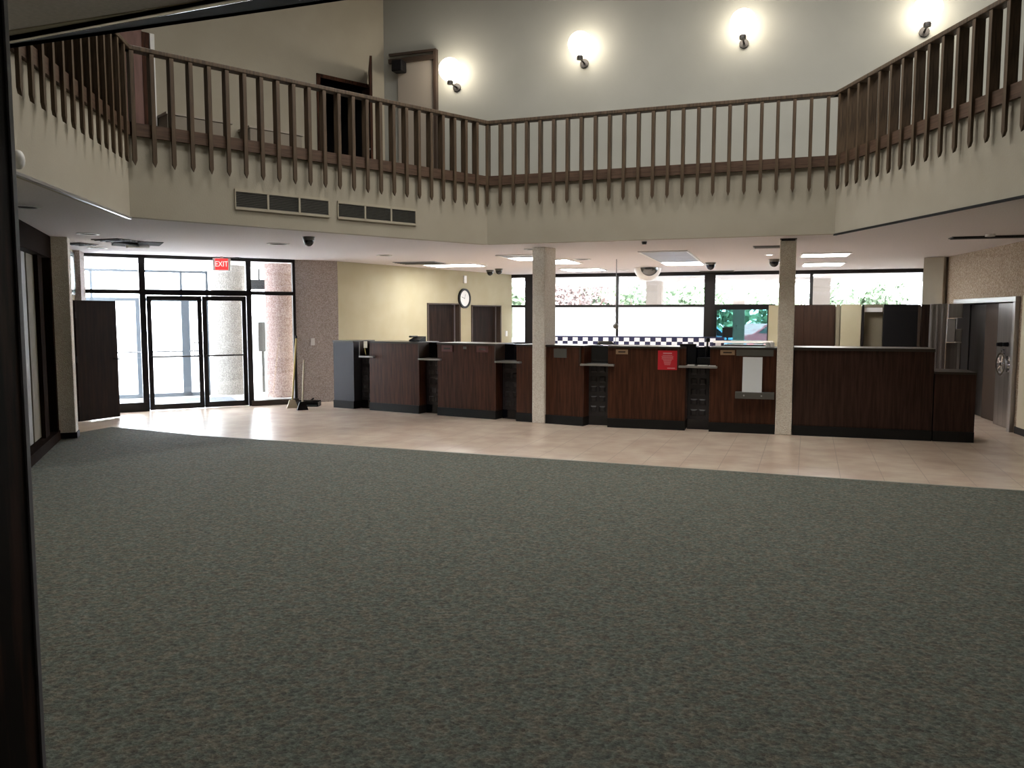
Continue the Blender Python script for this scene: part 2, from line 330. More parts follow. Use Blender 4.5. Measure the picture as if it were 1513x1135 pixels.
# ------------------------------------------------------------------ lower walls
def wall(name, f, u0, u1, z0, z1, mt, th=.2, v=0): return struct(MB(f).box(u0, u1, v-th, v, z0, z1), name, mt)
def wall_holes(name, f, u0, u1, z0, z1, holes, mt, th=.2):
    mb = MB(f); x = u0
    for a, b, lo, hi in sorted(holes):
        if a > x: mb.box(x, a, -th, 0, z0, z1)
        if lo > z0: mb.box(a, b, -th, 0, z0, lo)
        if hi < z1: mb.box(a, b, -th, 0, hi, z1)
        x = b
    if u1 > x: mb.box(x, u1, -th, 0, z0, z1)
    return struct(mb, name, mt)
wall('wall_stone_pier', SW, .0, SW.L+.1, 0, C, M['stone'], .3)
# clock wall with two doorways
dz = []
for px0, px1, t in ((631, 680, 450), (696, 740, 453)):
    dz.append((CW.U(px0), CW.U(px1), 0, CW.uz((px0+px1)/2, t)[1]))
wall_holes('wall_yellow', CW, 0, CW.L, 0, C, dz, M['yellow'])
for i, (a, b, lo, hi) in enumerate(dz):
    d = MB(CW).box(a+.05, b-.12, -.16, -.1, .01, hi-.005).build('door_%d' % (i+1), M['doorblack']); d['kind'] = 'structure'
    struct(MB(CW).box(a, a+.05, -.2, .02, 0, hi+.03).box(b-.05, b, -.2, .02, 0, hi+.03).box(a, b, -.2, .02, hi, hi+.03), 'trim_door_%d' % (i+1), M['ply'])
    struct(MB(CW).box(b-.115, b-.075, -.17, -.09, .0, hi), 'trim_door_edge_%d' % (i+1), M['alu'])
    struct(MB(CW).box(a, b, -.2, -.175, 0, hi), 'trim_door_back_%d' % (i+1), M['black'])  # black backing added to stop outside light leaking round the door
    d['_m'] = sum([list(r) for r in Matrix.Translation(d.location)], [])
    MB(CW).tube((a+.12, -.1, 1.0), (a+.12, -.03, 1.0), .012).sphere((a+.12, -.03, 1.0), .035, 12, 8).build('door_knob', M['alu'], d)
wl = Frame((9.6, 18.5), (7.95, 15.1)); wall('wall_back_right', wl, 0, wl.L, 0, C, M['plaster'])
# vault opening in the right wall
va, vb = RW.U(1414, 0), RW.U(1501, 0, 540)
vtop = RW.uz(1500, 438)[1]
wall_holes('wall_right', RW, 0, RW.L+6.2, 0, C, [(va, vb, 0, vtop)], M['stone_dark'], .25)
struct(MB(RW).box(vb+.1, RW.L, 0, .02, 0, .1), 'baseboard_right', M['black'])
struct(MB(RW).box(vb+.16, RW.L, 0.0, .015, 0.1, 1.98), 'trim_6', M['cream'])
# left wall: window bay, stone column, teal side light, stone pilaster
uW0, uW1, uC1, uT1 = LW.U(-60), LW.U(74), LW.U(101), LW.U(108)
colz = LW.U(88)
wall_holes('wall_left', LW, -6.2, LW.L, 0, C, [(uW0, uW1, .12, 2.45), (uC1+.15, LW.U(104)+.0, 1.95, 2.68)] if False else [(uW0, uW1, .12, 2.68)], M['cream'], .25)
struct(MB(LW).box(uW0, uW0+.1, -.24, .05, .1, 2.74).box(uW1-.12, uW1, -.24, .05, .1, 2.74).box(uW0, uW1, -.24, .05, 2.45, 2.74).box(uW0, uW1+.02, -.24, .06, 0, .14)
       .box(LW.U(22), LW.U(31), -.2, .0, .1, 2.5).box(LW.U(60), LW.U(66), -.2, .0, .1, 2.5), 'window_1', mat('window_wood', (.016, .009, .006), .95, spec=.02))
struct(MB(LW).box(uW0, uW1, -.235, -.215, .14, 2.4), 'window_1_backing', M['black'])
tag(MB(LW).box(LW.U(43, -.05), LW.U(57, -.05), -.12, -.05, .16, 2.44).build('window_blind', M['blind']), 'tall beige blind panel inside the dark framed window on left wall', 'blind')
tag(MB(LW).box(LW.U(35.5, -.05), LW.U(41, -.05), -.07, -.05, .16, 2.44).build('window_strip', mat('pale_strip', (.2, .19, .17), .6)), 'narrow pale vertical strip beside the beige blind', 'blind')  # pale colour stands for the bright slit of light beside the blind
# stone column on left wall
sc = tag(MB(LW).box(LW.U(76), LW.U(76)+.26, 0, .235, 0, C).build('wall_pilaster_left', M['stone_light'], bevel=.01), kind='structure')
struct(MB(LW).box(LW.U(76)-.01, LW.U(76)+.28, .0, .25, 0, .09), 'baseboard_left', M['black'])
# teal side light and pilaster between column and glazing
struct(MB(LW).box(LW.U(99), LW.U(111), .0, .03, 2.02, 2.7), 'window_2_frame', M['bronze'])
t = struct(MB(LW).box(LW.U(100.2), LW.U(109.5), .03, .045, 2.06, 2.64), 'window_2', mat('teal_pane', (.20, .34, .34), .15))
struct(MB(LW).box(LW.U(112), LW.L, 0, .1, 0, C), 'wall_pilaster_entry', M['stone'])
# closing walls behind the camera and above
struct(MB().box(-9, 9.3, -3.3, -3.1, 0, 7.5), 'wall_rear', M['upper'])
BW = Frame((-2.27, 14.82), (11, 10.12)); UL = Frame((-9.2, 8.46), (-2.27, 14.82))
BH = [(BW.U(585), BW.U(648), 3.5, BW.uz(616, 86)[1])]
struct(MB(BW).box(-.2, BW.L, -.2, 0, 3.5, 7.5), 'wall_upper_back', M['upper'])
ua, ub = UL.U(479), UL.U(549); utop = UL.uz(514, 124)[1]
wall_holes('wall_upper_left', UL, 0, UL.L+.2, 3.5, 7.5, [(ua, ub, 3.5, utop)], M['plaster'])
struct(MB().box(-9.3, -9.1, -3.3, 8.7, 0, 7.5), 'wall_upper_far_left', M['plaster'])
struct(MB().add([(11, 10.3, 0), (9.1, -3.3, 0), (9.3, -3.3, 0), (11.2, 10.3, 0), (11, 10.3, 7.5), (9.1, -3.3, 7.5), (9.3, -3.3, 7.5), (11.2, 10.3, 7.5)],
    [(0, 1, 2, 3), (4, 7, 6, 5), (0, 4, 5, 1), (1, 5, 6, 2), (2, 6, 7, 3), (3, 7, 4, 0)]), 'wall_upper_right', M['upper'])
# dark room behind the upper doorway
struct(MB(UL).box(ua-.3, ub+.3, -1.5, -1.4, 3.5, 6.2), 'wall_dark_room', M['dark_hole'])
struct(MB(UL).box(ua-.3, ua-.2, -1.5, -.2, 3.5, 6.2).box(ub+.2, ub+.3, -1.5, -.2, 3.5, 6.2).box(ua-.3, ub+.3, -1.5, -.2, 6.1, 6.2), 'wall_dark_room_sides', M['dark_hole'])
struct(MB(UL).box(ua-.06, ua, -.2, .03, 3.5, utop+.06).box(ub, ub+.05, -.2, .03, 3.5, utop+.06).box(ua-.06, ub+.05, -.2, .03, utop, utop+.06), 'trim_7', M['wood'])
hb = UL.P(ub, .05); hd = Frame(hb, hb+Vector((.18, -.9, 0)))
u_d = struct(MB(hd).box(0, .85, -.02, .02, 3.52, UL.uz(549, 107)[1]), 'door_3', M['wood'])
MB(hd).tube((.78, .0, 4.45), (.78, .08, 4.45), .015).sphere((.78, .08, 4.45), .035, 10, 6).build('door_knob', M['alu'], u_d)
# upper left: wood wall end with dark door and white frame
ue = UL.U(219, 0, 100); ue2 = UL.U(150, 0, 100)
struct(MB(UL).box(ue2-.4, UL.U(211, .05, 100), .0, .05, 3.5, 7.4), 'wall_wood_panel', M['redwood'])
struct(MB(UL).box(UL.U(211, .06, 100), UL.U(221.5, .05, 100), 0, .06, 3.5, UL.uz(217, 50)[1]), 'door_4', M['wood'])
struct(MB(UL).box(UL.U(222, .04, 100), UL.U(227, .0, 100), 0, .07, 3.5, UL.uz(224, 52)[1]), 'trim_8', M['white'])
for k, (x0, x1, yt) in enumerate(((258, 350, 170), (377, 452, 190))):
    z1 = UL.uz(x0, yt, .4)[1]
    o = thing('low_cabinet', ['wide grey low cabinet on the left balcony', 'narrower grey low cabinet nearer the dark upper doorway'][k], 'cabinet', UL.P((UL.U(x0, .4)+UL.U(x1, .4))/2, .2, 3.5), UL)
    a, b = UL.U(x0, .4), UL.U(x1, .4)
    MB(UL).box(a, b, .02, .4, 3.5, z1).build('body', M['panelgrey'], o, bevel=.01)
    MB(UL).box(a-.02, b+.02, .02, .42, z1, z1+.03).build('top', M['boardbeige'], o)
# recess panel with rolled screen on upper back wall
pa, pb = BW.U(594), BW.U(648); pt = BW.uz(648, 80)[1]
struct(MB(BW).box(pa, pb, 0, .05, 3.5, pt-.1), 'door_5', M['boardbeige'])
o = thing('track_bracket', 'brown sliding door track above the beige upper panel', 'track', BW.P((pa+pb)/2, .05, pt), BW)
MB(BW).box(BW.U(583), pb, .05, .12, pt-.1, pt-.03).box(BW.U(583), pb, .05, .1, pt+.03, pt+.07).build('rail', M['ply'], o)
MB(BW).box(BW.U(592), BW.U(607), .05, .25, BW.uz(600, 110)[1], BW.uz(600, 93)[1]).build('motor', M['black'], o, bevel=.02)
MB(BW).box(pb-.02, pb+.03, 0, .1, 3.5, pt+.07).build('post', M['ply'], o)
# ------------------------------------------------------------------ wall globes
gl = []
gpos = [(665, 103), (857, 65), (1098, 33), (1371, 13)]
glab = ['lit globe wall lamp beside the brown track and beige panel', 'second lit globe wall lamp from the left on the upper wall',
        'third lit globe wall lamp from the left on the upper wall', 'rightmost and highest lit globe lamp, above the right railing']
for k, (px, py) in enumerate(gpos):
    u, z = BW.uz(px, py, .3); P = BW.P(u, .3, z)
    g = thing('globe_lamp', glab[k], 'wall lamp', BW.P(u, 0, z), BW, 'globe lamps on the upper wall')
    MB(BW).tube((u, 0, z-.22), (u, .03, z-.22), .07).tube((u, .03, z-.22), (u, .28, z-.22), .015).tube((u, .3, z-.24), (u, .3, z-.16), .05).build('bracket', M['bronze'], g)
    MB(Matrix.Translation(P)).sphere((0, 0, 0), .19, 28, 18).build('globe', M['globe'], g, smooth=True)
# unseen fixtures added to the upper ceiling to light the hall
for k, (x, y) in enumerate(((-2.2, 8.2), (1.8, 8.0), (0, 10.4), (3.4, 9.2), (6.5, 8.5))):
    t = thing('ceiling_fixture', 'round recessed fixture in the high upper ceiling', 'ceiling light', (x, y, 7.45), group='recessed fixtures of the upper ceiling')
    MB().ring((x, y, 7.40), (0, 0, 1), .60, .66, .05).build('trim_ring', M['white'], t)
    MB().tube((x, y, 7.42), (x, y, 7.45), .60, n=32).build('lens', mat('upper_lens_%d' % k, (.9, .9, .9), .4, emit=(1, .95, .88), es=2) if k == 0 else bpy.data.materials['upper_lens_0'], t)
    lamp('fixture_light', (x, y, 7.39), 1.15, 23, (1, .96, .9))
# ------------------------------------------------------------------ railings
def railing(idx, label, u0, first, step, count, umax=None):
    f = FR[idx]
    r = thing('balcony_railing', label, 'railing', f.P(0, 0, 3.6), f, 'wooden balcony railings around the void')
    f_end = f.L
    MB(f).box(-.02, f_end+.02, .015, .055, 3.60, 3.735).build('beam', M['beam'], r)
    MB(f).box(-.03, f_end+.03, -.035, .09, 4.475, 4.525).build('handrail', M['rail'], r, bevel=.008)
    b = MB(f)
    b.box(-.022, .022, .055, .085, 3.34, 4.47)
    b.add([(-.022, .055, 3.34), (.022, .055, 3.34), (.022, .085, 3.34), (-.022, .085, 3.34), (0, .085, 3.28), (0, .055, 3.30)],
          [(0, 5, 1), (2, 4, 3), (1, 5, 4, 2), (0, 3, 4, 5), (0, 1, 2, 3)])
    b.box(-.02, .02, -.02, .054, 3.735, 4.47)
    o = b.build('baluster', M['rail'], r); o.location.x = first
    # location is in the root's frame
    for k in range(1, count):
        c = o.copy(); COL.objects.link(c); c.parent = r; c.location = o.location.copy(); c.location.x = first+k*step
    return r
def span(idx, px0, px1, n, py=280):
    f = FR[idx]; a = f.uz(px0, py, .07)[0]; b = f.uz(px1, py, .07)[0]; return a, (b-a)/(n-1)
a, s = span(1, 13, 186, 14, 190)
k0 = int((a)/abs(s)) if s > 0 else 0
k0 = max(0, int((a-.06)/s)); railing(1, 'far left balcony railing running back beside the near corner', 0, a-k0*s, s, 14+k0)
a, s = span(2, 201, 705, 24); railing(2, 'left railing above the two vent grilles', 0, a, s, 24)
a, s = span(3, 720, 1220, 24); railing(3, 'centre railing facing the camera above the teller counter', 0, a, s, 24)
a, s = span(4, 1238, 1508, 15, 250); n4 = int((FR[4].L-.1-a)/s)+1; railing(4, 'right railing rising steeply to the right frame edge', 0, a, s, min(n4, 40))
# ------------------------------------------------------------------ fascia vent grilles
f = FR[2]
for k, (x0, y0, x1, y1, lab) in enumerate(((345, 279, 485, 322, 'left vent grille with three louvred sections in the balcony face'), (497, 297, 613, 334, 'right vent grille with three louvred sections in the balcony face'))):
    u0 = f.uz(x0, y0)[0]; u1 = f.uz(x1, y1)[0]; zt = f.uz(x0, y0)[1]; zb = f.uz(x1, y1)[1]
    zt2 = (f.uz(x0, 279 if k == 0 else 297)[1]); 
    g = thing('vent_grille', lab, 'vent', f.P((u0+u1)/2, .02, zb), f, 'vent grilles in the balcony face')
    fr = MB(f); w3 = (u1-u0)/3
    fr.box(u0, u1, .016, .035, zt-.03, zt).box(u0, u1, .016, .035, zb, zb+.03)
    for j in range(4): fr.box(max(u0, u0+w3*j-.012), min(u1, u0+w3*j+.012), .016, .035, zb, zt)
    fr.build('frame', M['grille_frame'], g)
    MB(f).box(u0+.01, u1-.01, .016, .018, zb+.01, zt-.01).build('backing', M['dark_hole'], g)
    for j in range(3):
        lv = MB(f); nz = 9; h = (zt-zb-.06)/nz
        for q in range(nz):
            z = zb+.03+h*q; a = u0+w3*j+.012; b = u0+w3*(j+1)-.012
            lv.add([(a, .019, z+h*.9), (b, .019, z+h*.9), (b, .032, z+h*.2), (a, .032, z+h*.2)], [(3, 2, 1, 0)])
            lv.add([(a, .017, z+h*.85), (b, .017, z+h*.85), (b, .030, z+h*.15), (a, .030, z+h*.15)], [(0, 1, 2, 3)])
        lv.build('louvre', M['louver'], g)
# white emergency bell on far left fascia
f = FR[1]; u, z = f.uz(27, 236, .06)
em = thing('emergency_light', 'small white rounded fitting on the far left balcony face', 'fitting', f.P(u, .015, z), f)
MB(f).sphere((u, .06, z), .045, 18, 10, 1.55).build('shell', M['white'], em, smooth=True)
MB(f).box(u-.03, u+.03, .015, .05, z-.05, z+.05).build('back_plate', M['white'], em)
# ------------------------------------------------------------------ entry glazing and doors
f = GL; zt = C; L = f.L
uA = f.U(213); uB = f.U(368); d0, d1_, dm = f.U(221), f.U(370), f.U(297)
gf = MB(f)
gf.box(0, L, -.06, .04, zt-.06, zt).box(0, .06, -.06, .04, 0, zt).box(L-.05, L, -.06, .04, 0, zt)
gf.box(uA-.06, uA+.04, -.06, .04, 0, zt).box(uB-.04, uB+.05, -.06, .04, 0, zt)
gf.box(0, L, -.06, .04, 2.07, 2.14).box(uA, uB, -.06, .04, 2.05, 2.15)
gf.box(0, uA, -.06, .05, 0, .16)
struct(gf, 'window_3', M['bronze'])
struct(MB(f).box(uB, L, -.08, .12, 0, .1), 'trim_9', M['ply'])
struct(MB(f).box(.05, uA-.05, -.012, -.006, .16, 2.07).box(uB+.04, L-.04, -.012, -.006, .1, 2.07).box(.05, uA-.05, -.012, -.006, 2.14, zt-.05)
       .box(uA+.03, uB-.03, -.012, -.006, 2.15, zt-.05).box(uB+.04, L-.04, -.012, -.006, 2.14, zt-.05), 'window_3_glass', M['glass'])
dl, dr = uA+.05, uB-.05; dmid = f.U(299)
for k, (a, b) in enumerate(((dl, dmid-.005), (dmid+.005, dr))):
    d = struct(MB(f).box(a, a+.075, -.03, .02, .01, 2.04).box(b-.075, b, -.03, .02, .01, 2.04).box(a, b, -.03, .02, 1.96, 2.04).box(a, b, -.03, .02, .01, .11), 'door_%d' % (6+k), M['bronze'])
    MB(f).box(a+.07, b-.07, -.008, -.002, .1, 1.97).build('pane', M['glass'], d)
    MB(f).tube((a+.06, .06, .96), (b-.06, .06, .96), .014).tube((a+.06, .02, .96), (a+.06, .06, .96), .02).tube((b-.06, .02, .96), (b-.06, .06, .96), .02).build('push_bar', M['bronze'], d)
    hx = b-.06 if k == 0 else a+.06
    MB(f).tube((hx-.08, -.07, .95), (hx-.08, -.07, 1.2), .012).tube((hx-.08, -.07, .95), (hx, -.03, .95), .012).tube((hx-.08, -.07, 1.2), (hx, -.03, 1.2), .012).build('pull_handle', M['alu'], d)
# outer storefront
OG = Frame((-8.6, 16.1), (-4.2, 18.5)); f = OG
zo = 2.62
og = MB(f).box(0, f.U(308), -.05, .05, zo-.05, zo).box(0, f.U(308), -.05, .05, 1.98, 2.05).box(0, f.U(308), -.05, .05, 0, .08)
for px, w_ in ((137, .025), (207, .08), (274, .08), (305, .04)):
    og.box(f.U(px)-w_, f.U(px)+w_, -.05, .05, 0, 2.0)
for px in (137, 269, 307): og.box(f.U(px)-.025, f.U(px)+.025, -.05, .05, 2.0, zo)
struct(og, 'window_4', mat('outer_frame', (.10, .12, .14), .4))
struct(MB(f).box(f.U(137), f.U(207), -.02, .07, .93, .96).box(f.U(218), f.U(268), -.02, .07, .93, .96).box(f.U(278), f.U(300), -.02, .07, .93, .96), 'trim_10', M['alu'])
struct(MB(f).box(0, f.U(306), -.012, -.006, .05, zo-.04), 'window_4_glass', M['glass'])
# vestibule floor, mat and ceiling
struct(MB().add([(p.x, p.y, z) for z in (-.2, 0) for p in (GL.P(-.4, -.22), GL.P(L+.4, -.22), OG.P(6.5, -.1), OG.P(-.6, -.1))], [(3, 2, 1, 0), (4, 5, 6, 7), (0, 1, 5, 4), (1, 2, 6, 5), (2, 3, 7, 6), (3, 0, 4, 7)]), 'floor_vestibule', M['conc'])
mp = [GL.P(.05, -.35), GL.P(uB-.1, -.35), OG.P(OG.U(330), .7), OG.P(.2, .25)]
tag(MB().prism([(q.x, q.y) for q in mp], .001, .012).build('entry_mat', M['mat_grey']), 'blue grey walk-off mat on the vestibule floor beyond the glass doors', 'mat')
struct(MB().add([(p.x, p.y, z) for z in (C, C+.12) for p in (GL.P(-.6, -.1), GL.P(L+.9, -.1), OG.P(6.5, -.1), OG.P(-.8, -.1))], [(3, 2, 1, 0), (4, 5, 6, 7), (0, 1, 5, 4), (1, 2, 6, 5), (2, 3, 7, 6), (3, 0, 4, 7)]), 'ceiling_vestibule', M['ceil'])
# round stone columns in the vestibule
for px0, px1, d, mt, lab in ((313, 366, 17.6, 'stone_col', 'pale stone-chip round column seen through the right glass door'), (392, 438, 17.0, 'stone_red', 'reddish stone-chip round column seen through the right side light')):
    x0 = (px0-756.5)/1205*d; x1 = (px1-756.5)/1205*d; xc = (x0+x1)/2; r = (x1-x0)/2*.96
    tag(MB(Matrix.Translation((xc, d, 0))).tube((0, 0, .001), (0, 0, C-.001), r, n=48).build('stone_column', M[mt], smooth=False), lab, 'column')
pb_ = thing('wall_speaker', 'dark box fitting high between the two round columns outside', 'fitting', (-5.75, 18.6, 2.3))
MB().box(-5.95, -5.55, 18.5, 18.7, 2.28, 2.5).build('box', M['black'], pb_, bevel=.01)
MB().tube((-5.75, 18.6, 2.5), (-5.75, 18.6, C-.001), .02).build('bracket', M['black'], pb_)
nd = thing('night_deposit', 'grey upright box on a post left of the reddish column', 'deposit box', (-5.45, 17.9, 0))
MB().box(-5.56, -5.40, 17.8, 18.0, .9, 1.55).build('box', M['grey'], nd, bevel=.01)
MB().box(-5.51, -5.45, 17.86, 17.94, 0, .9).build('post', M['grey'], nd)
# open wooden door leaf at the left of the glazing and its folded neighbour
a = G(118, 625, 0); b = G(178, 617, 0); f = Frame(a, b)
wd = thing('wooden_door', 'dark wooden door leaf folded open in front of the entry glazing', 'door', f.P(f.L/2, 0, 0), f)
MB(f).box(0, f.L, -.045, 0, .02, 1.93).build('leaf', M['doorblack'], wd, bevel=.004)
MB(f).tube((f.L-.08, .0, .98), (f.L-.08, .06, .98), .012).tube((f.L-.08, .06, .98), (f.L-.02, .06, .98), .01).build('lever_handle', M['bronze'], wd)
for z in (.3, 1.0, 1.7): MB(f).tube((0, .004, z-.05), (0, .004, z+.05), .01).build('hinge', M['bronze'], wd)
a2 = G(103, 628, 0); f2 = Frame(a2, a+Vector((-.01, -.02, 0)))
wd2 = thing('wooden_door', 'narrow reddish brown door leaf between the stone column and open wooden door', 'door', f2.P(f2.L/2, 0, 0), f2)
MB(f2).box(0, f2.L, -.045, 0, .02, 1.94).build('leaf', M['wood'], wd2, bevel=.004)
MB(f2).tube((f2.L-.01, .004, .95), (f2.L-.01, .004, 1.05), .01).build('hinge', M['bronze'], wd2)
# exit sign
p = G(327, 379, C); f = Frame((p.x, p.y), (p.x+.89, p.y+.2))
ex = thing('exit_sign', 'red lit EXIT sign hanging from the ceiling before the glass doors', 'exit sign', p, f)
MB(f).box(-.15, .15, -.08, 0, 2.5, 2.72).build('housing', M['white'], ex, bevel=.006)
MB(f).box(-.11, .11, 0, .004, 2.51, 2.71).build('face', M['exitred'], ex)
MB(f).tube((0, -.04, 2.72), (0, -.04, 2.75), .03).build('mount', M['white'], ex)
cu = bpy.data.curves.new('exit', 'FONT'); cu.body = 'EXIT'; cu.size = .11; cu.align_x = 'CENTER'; cu.extrude = .001
to = bpy.data.objects.new('tmp', cu); COL.objects.link(to); dg = bpy.context.evaluated_depsgraph_get(); dg.update()
me = bpy.data.meshes.new_from_object(to.evaluated_get(dg)); bpy.data.objects.remove(to)
x = MB(f); x.add([(v.co.x, .0055-v.co.z, v.co.y*1.25+2.57) for v in me.vertices], [tuple(p.vertices) for p in me.polygons]); x.build('lettering', M['exitletter'], ex)
# brooms at the stone pier
f = SW; base = f.P(.1, .1, 0)
for k, (p0, p1, lab) in enumerate((((432, 603), (437, 500), 'yellow handled broom leaning left against the glazing frame'), ((447, 606), (449, 532), 'shorter pale handled brush leaning on the stone pier'))):
    A = G(*p0, 0); ff = Frame((A.x, A.y), (A.x+.9, A.y+.42)); u1, z1 = ff.uz(*p1, -.15)
    b = thing('broom', lab, 'broom', A, None, 'cleaning tools by the stone pier')
    MB(ff).tube((0, 0, .1), (u1, -.12 if k == 0 else -.15, z1), .016).build('handle', M['broomyellow'] if k == 0 else M['cream'], b)
    if k == 0: MB(ff).tube((u1, -.12, z1), (u1+.002, -.123, z1+.05), .02).build('cap', M['black'], b)
    MB(ff).add([(-.1, -.03, 0), (.1, -.03, 0), (.1, .03, 0), (-.1, .03, 0), (-.05, -.02, .15), (.05, -.02, .15), (.05, .02, .15), (-.05, .02, .15)], [(3, 2, 1, 0), (4, 5, 6, 7), (0, 1, 5, 4), (1, 2, 6, 5), (2, 3, 7, 6), (3, 0, 4, 7)]).build('bristles', M['bristle'] if k == 0 else M['black'], b)
A = G(455, 600, 0); dp = thing('dustpan', 'black dustpan lying at the foot of the stone pier', 'dustpan', A, None)
q = Matrix.Translation(A)
MB(q).box(-.2, .22, -.12, .12, 0, .015).box(-.2, .22, .10, .12, 0, .1).box(-.2, -.18, -.12, .12, 0, .08).box(.2, .22, -.12, .12, 0, .08).build('pan', M['black'], dp)
MB(q).tube((.0, .12, .06), (.05, .22, .12), .018).build('handle', M['black'], dp)
u, z = SW.uz(462, 505); tag(MB(SW).box(u-.04, u+.04, 0, .015, z-.07, z+.07).build('light_switch', M['white'], bevel=.004), 'white switch plate on the stone pier above the brooms', 'switch')
# ------------------------------------------------------------------ clock wall fittings
u, z = CW.uz(687, 441, .04)
ck = thing('wall_clock', 'round white wall clock with dark rim between the two doors', 'clock', CW.P(u, 0, z), CW)
MB(CW).tube((u, 0, z), (u, .03, z), .2, n=40).build('face', M['white'], ck)
MB(CW).ring((u, 0, z), (0, 1, 0), .19, .235, .05, 40).build('rim', M['black'], ck)
MB(CW).add([(u-.006, .033, z-.02), (u+.006, .033, z-.02), (u+.03, .033, z+.10), (u+.022, .033, z+.105)], [(0, 1, 2, 3)]).add([(u, .034, z-.006), (u, .034, z+.006), (u-.14, .034, z+.04), (u-.14, .034, z+.034)], [(0, 1, 2, 3)]).build('hands', M['black'], ck)
for px, py, w_, h_, nm, lab in ((686, 413, .05, .09, 'wall_sensor', 'small white sensor box on the wall above the clock'), (747, 493, .04, .07, 'light_switch', 'white switch plate right of the doors beside the window')):
    u, z = CW.uz(px, py); tag(MB(CW).box(u-w_, u+w_, 0, .04, z-h_, z+h_).build(nm, M['white'], bevel=.006), lab, nm.split('_')[1])
# ------------------------------------------------------------------ window wall
f = WW; zt = C; ztr = f.uz(950, 452)[1]; zk = f.uz(950, 499)[1]
wz = MB(f).box(-.1, f.L+.1, -.2, 0, 0, .95)
struct(wz, 'wall_window', M['cream'])
fr = MB(f).box(0, f.L, -.06, .05, f.uz(900, 409)[1]-.0, zt)
for px, w_ in ((783, .12), (912, .035), (1048, .13), (1197, .035), (1366, .07)): u = f.U(px); fr.box(u-w_, u+w_, -.06, .06, .95, zt-.01)
fr.box(0, f.U(1145), -.05, .045, ztr-.03, ztr+.03).box(0, f.L, -.06, .06, .93, .99)
struct(fr, 'window_5', M['bronze'])
struct(MB(f).box(0, f.L, -.012, -.006, ztr, zt-.1).box(f.U(1055), f.L, -.012, -.006, .95, ztr), 'window_5_glass', M['glass'])
for k, (a, b, lab) in enumerate(((757, 776, 'narrow white shade left of the first dark window post'), (790, 909, 'white shade left of the thin window bar'), (915, 1040, 'white shade between the thin bar and the thick dark post'))):
    tag(MB(f).box(max(.02, f.U(a)), f.U(b), .0, .01, .99, ztr-.03).build('roller_blind', M['film']), lab, 'blind', 'white blinds over the lower windows')
# checker band
cf = Frame(f.P(f.U(800), .35), f.P(f.U(1071), .35)); zc1 = cf.uz(900, 497)[1]; zc0 = zc1-.5; sq = .13
cb = thing('checkered_counter', 'navy and white checkered back counter under the windows', 'counter', cf.P(cf.L/2, 0, 0), cf)
wm = mat('checker_white', (.82, .84, .9), .5); nm_ = mat('checker_navy', (.012, .015, .06), .4)
a = MB(cf); b = MB(cf); b.box(0, cf.L, -.3, 0, 0, zc1)
nq = int(cf.L/sq)
for i in range(nq):
    for j in range(4):
        if (i+j) % 2: a.box(i*sq+.0, (i+1)*sq, 0, .006, zc1-.03-(j+1)*sq*.72, zc1-.03-j*sq*.72)
b.build('body', nm_, cb); a.build('white_squares', wm, cb)
# drive-up window: dark head, teal panes, white ledge
u0, u1 = f.U(1056), f.U(1136)
dw = thing('drive_up_window', 'teal tinted drive-up teller window with dark head beside the thick post', 'window', f.P((u0+u1)/2, .1, 1), f)
MB(f).box(u0, u1, .07, .2, ztr-.1, ztr-.0).box(u0, u0+.05, .07, .15, 1, ztr).box(u1-.04, u1, .07, .15, 1, ztr).build('frame', M['black'], dw)
MB(f).box(u0+.04, u1-.04, .09, .1, 1.0, ztr-.08).build('pane', M['teal'], dw)
MB(f).box(u0, u1+.1, .07, .5, f.uz(1100, 503)[1]-.05, f.uz(1100, 503)[1]).build('ledge', M['white'], dw)
u, z = f.uz(1075, 487, .25)
mo = thing('small_monitor', 'small black monitor standing on the drive-up window ledge', 'monitor', f.P(u, .3, f.uz(1100, 503)[1]), f)
zl = f.uz(1100, 503)[1]
MB(f).box(u-.12, u+.12, .27, .32, zl+.07, zl+.32).build('screen', M['black'], mo, bevel=.005); MB(f).box(u-.02, u+.02, .28, .31, zl, zl+.08).box(u-.09, u+.09, .22, .38, zl, zl+.012).build('stand', M['black'], mo)
tag(MB(f).box(f.U(1135), f.U(1160), .1, .3, 0, ztr).build('wall_stub', M['yellow']), kind='structure')
# ------------------------------------------------------------------ outdoors
struct(MB().box(-60, 60, 22.5, 90, -.3, -.12), 'ground_outside', M['asphalt'])
struct(MB().box(-60, -4.2, 18.5, 22.5, -.3, -.12), 'ground_outside_left', M['conc'])
cn = Frame((0, 21.4), (9.6, 18.5))
struct(MB(cn).box(-1, 18, -9, -.25, 2.78, 3.1), 'ceiling_canopy', mat('canopy', (.44, .39, .36), .9))
struct(MB(cn).box(-1, 18, -9, -.25, -.3, -.02), 'ground_drive', M['conc'])
for px, d, w_ in ((967, 26.5, .5), (1092, 29, .4), (1212, 24.5, .5)):
    x = (px-756.5)/1205*d
    tag(MB(Matrix.Translation((x, d, 0)) @ Matrix.Rotation(-.3, 4, 'Z')).box(-w_/2, w_/2, -w_/2, w_/2, -.02, 2.78).build('canopy_column', M['stucco']), {967: 'stucco canopy column behind the convex mirror', 1092: 'slim distant stucco column right of the thick window post', 1212: 'stucco canopy column left of the bushy tree'}[px], 'column', 'columns of the drive-through canopy')
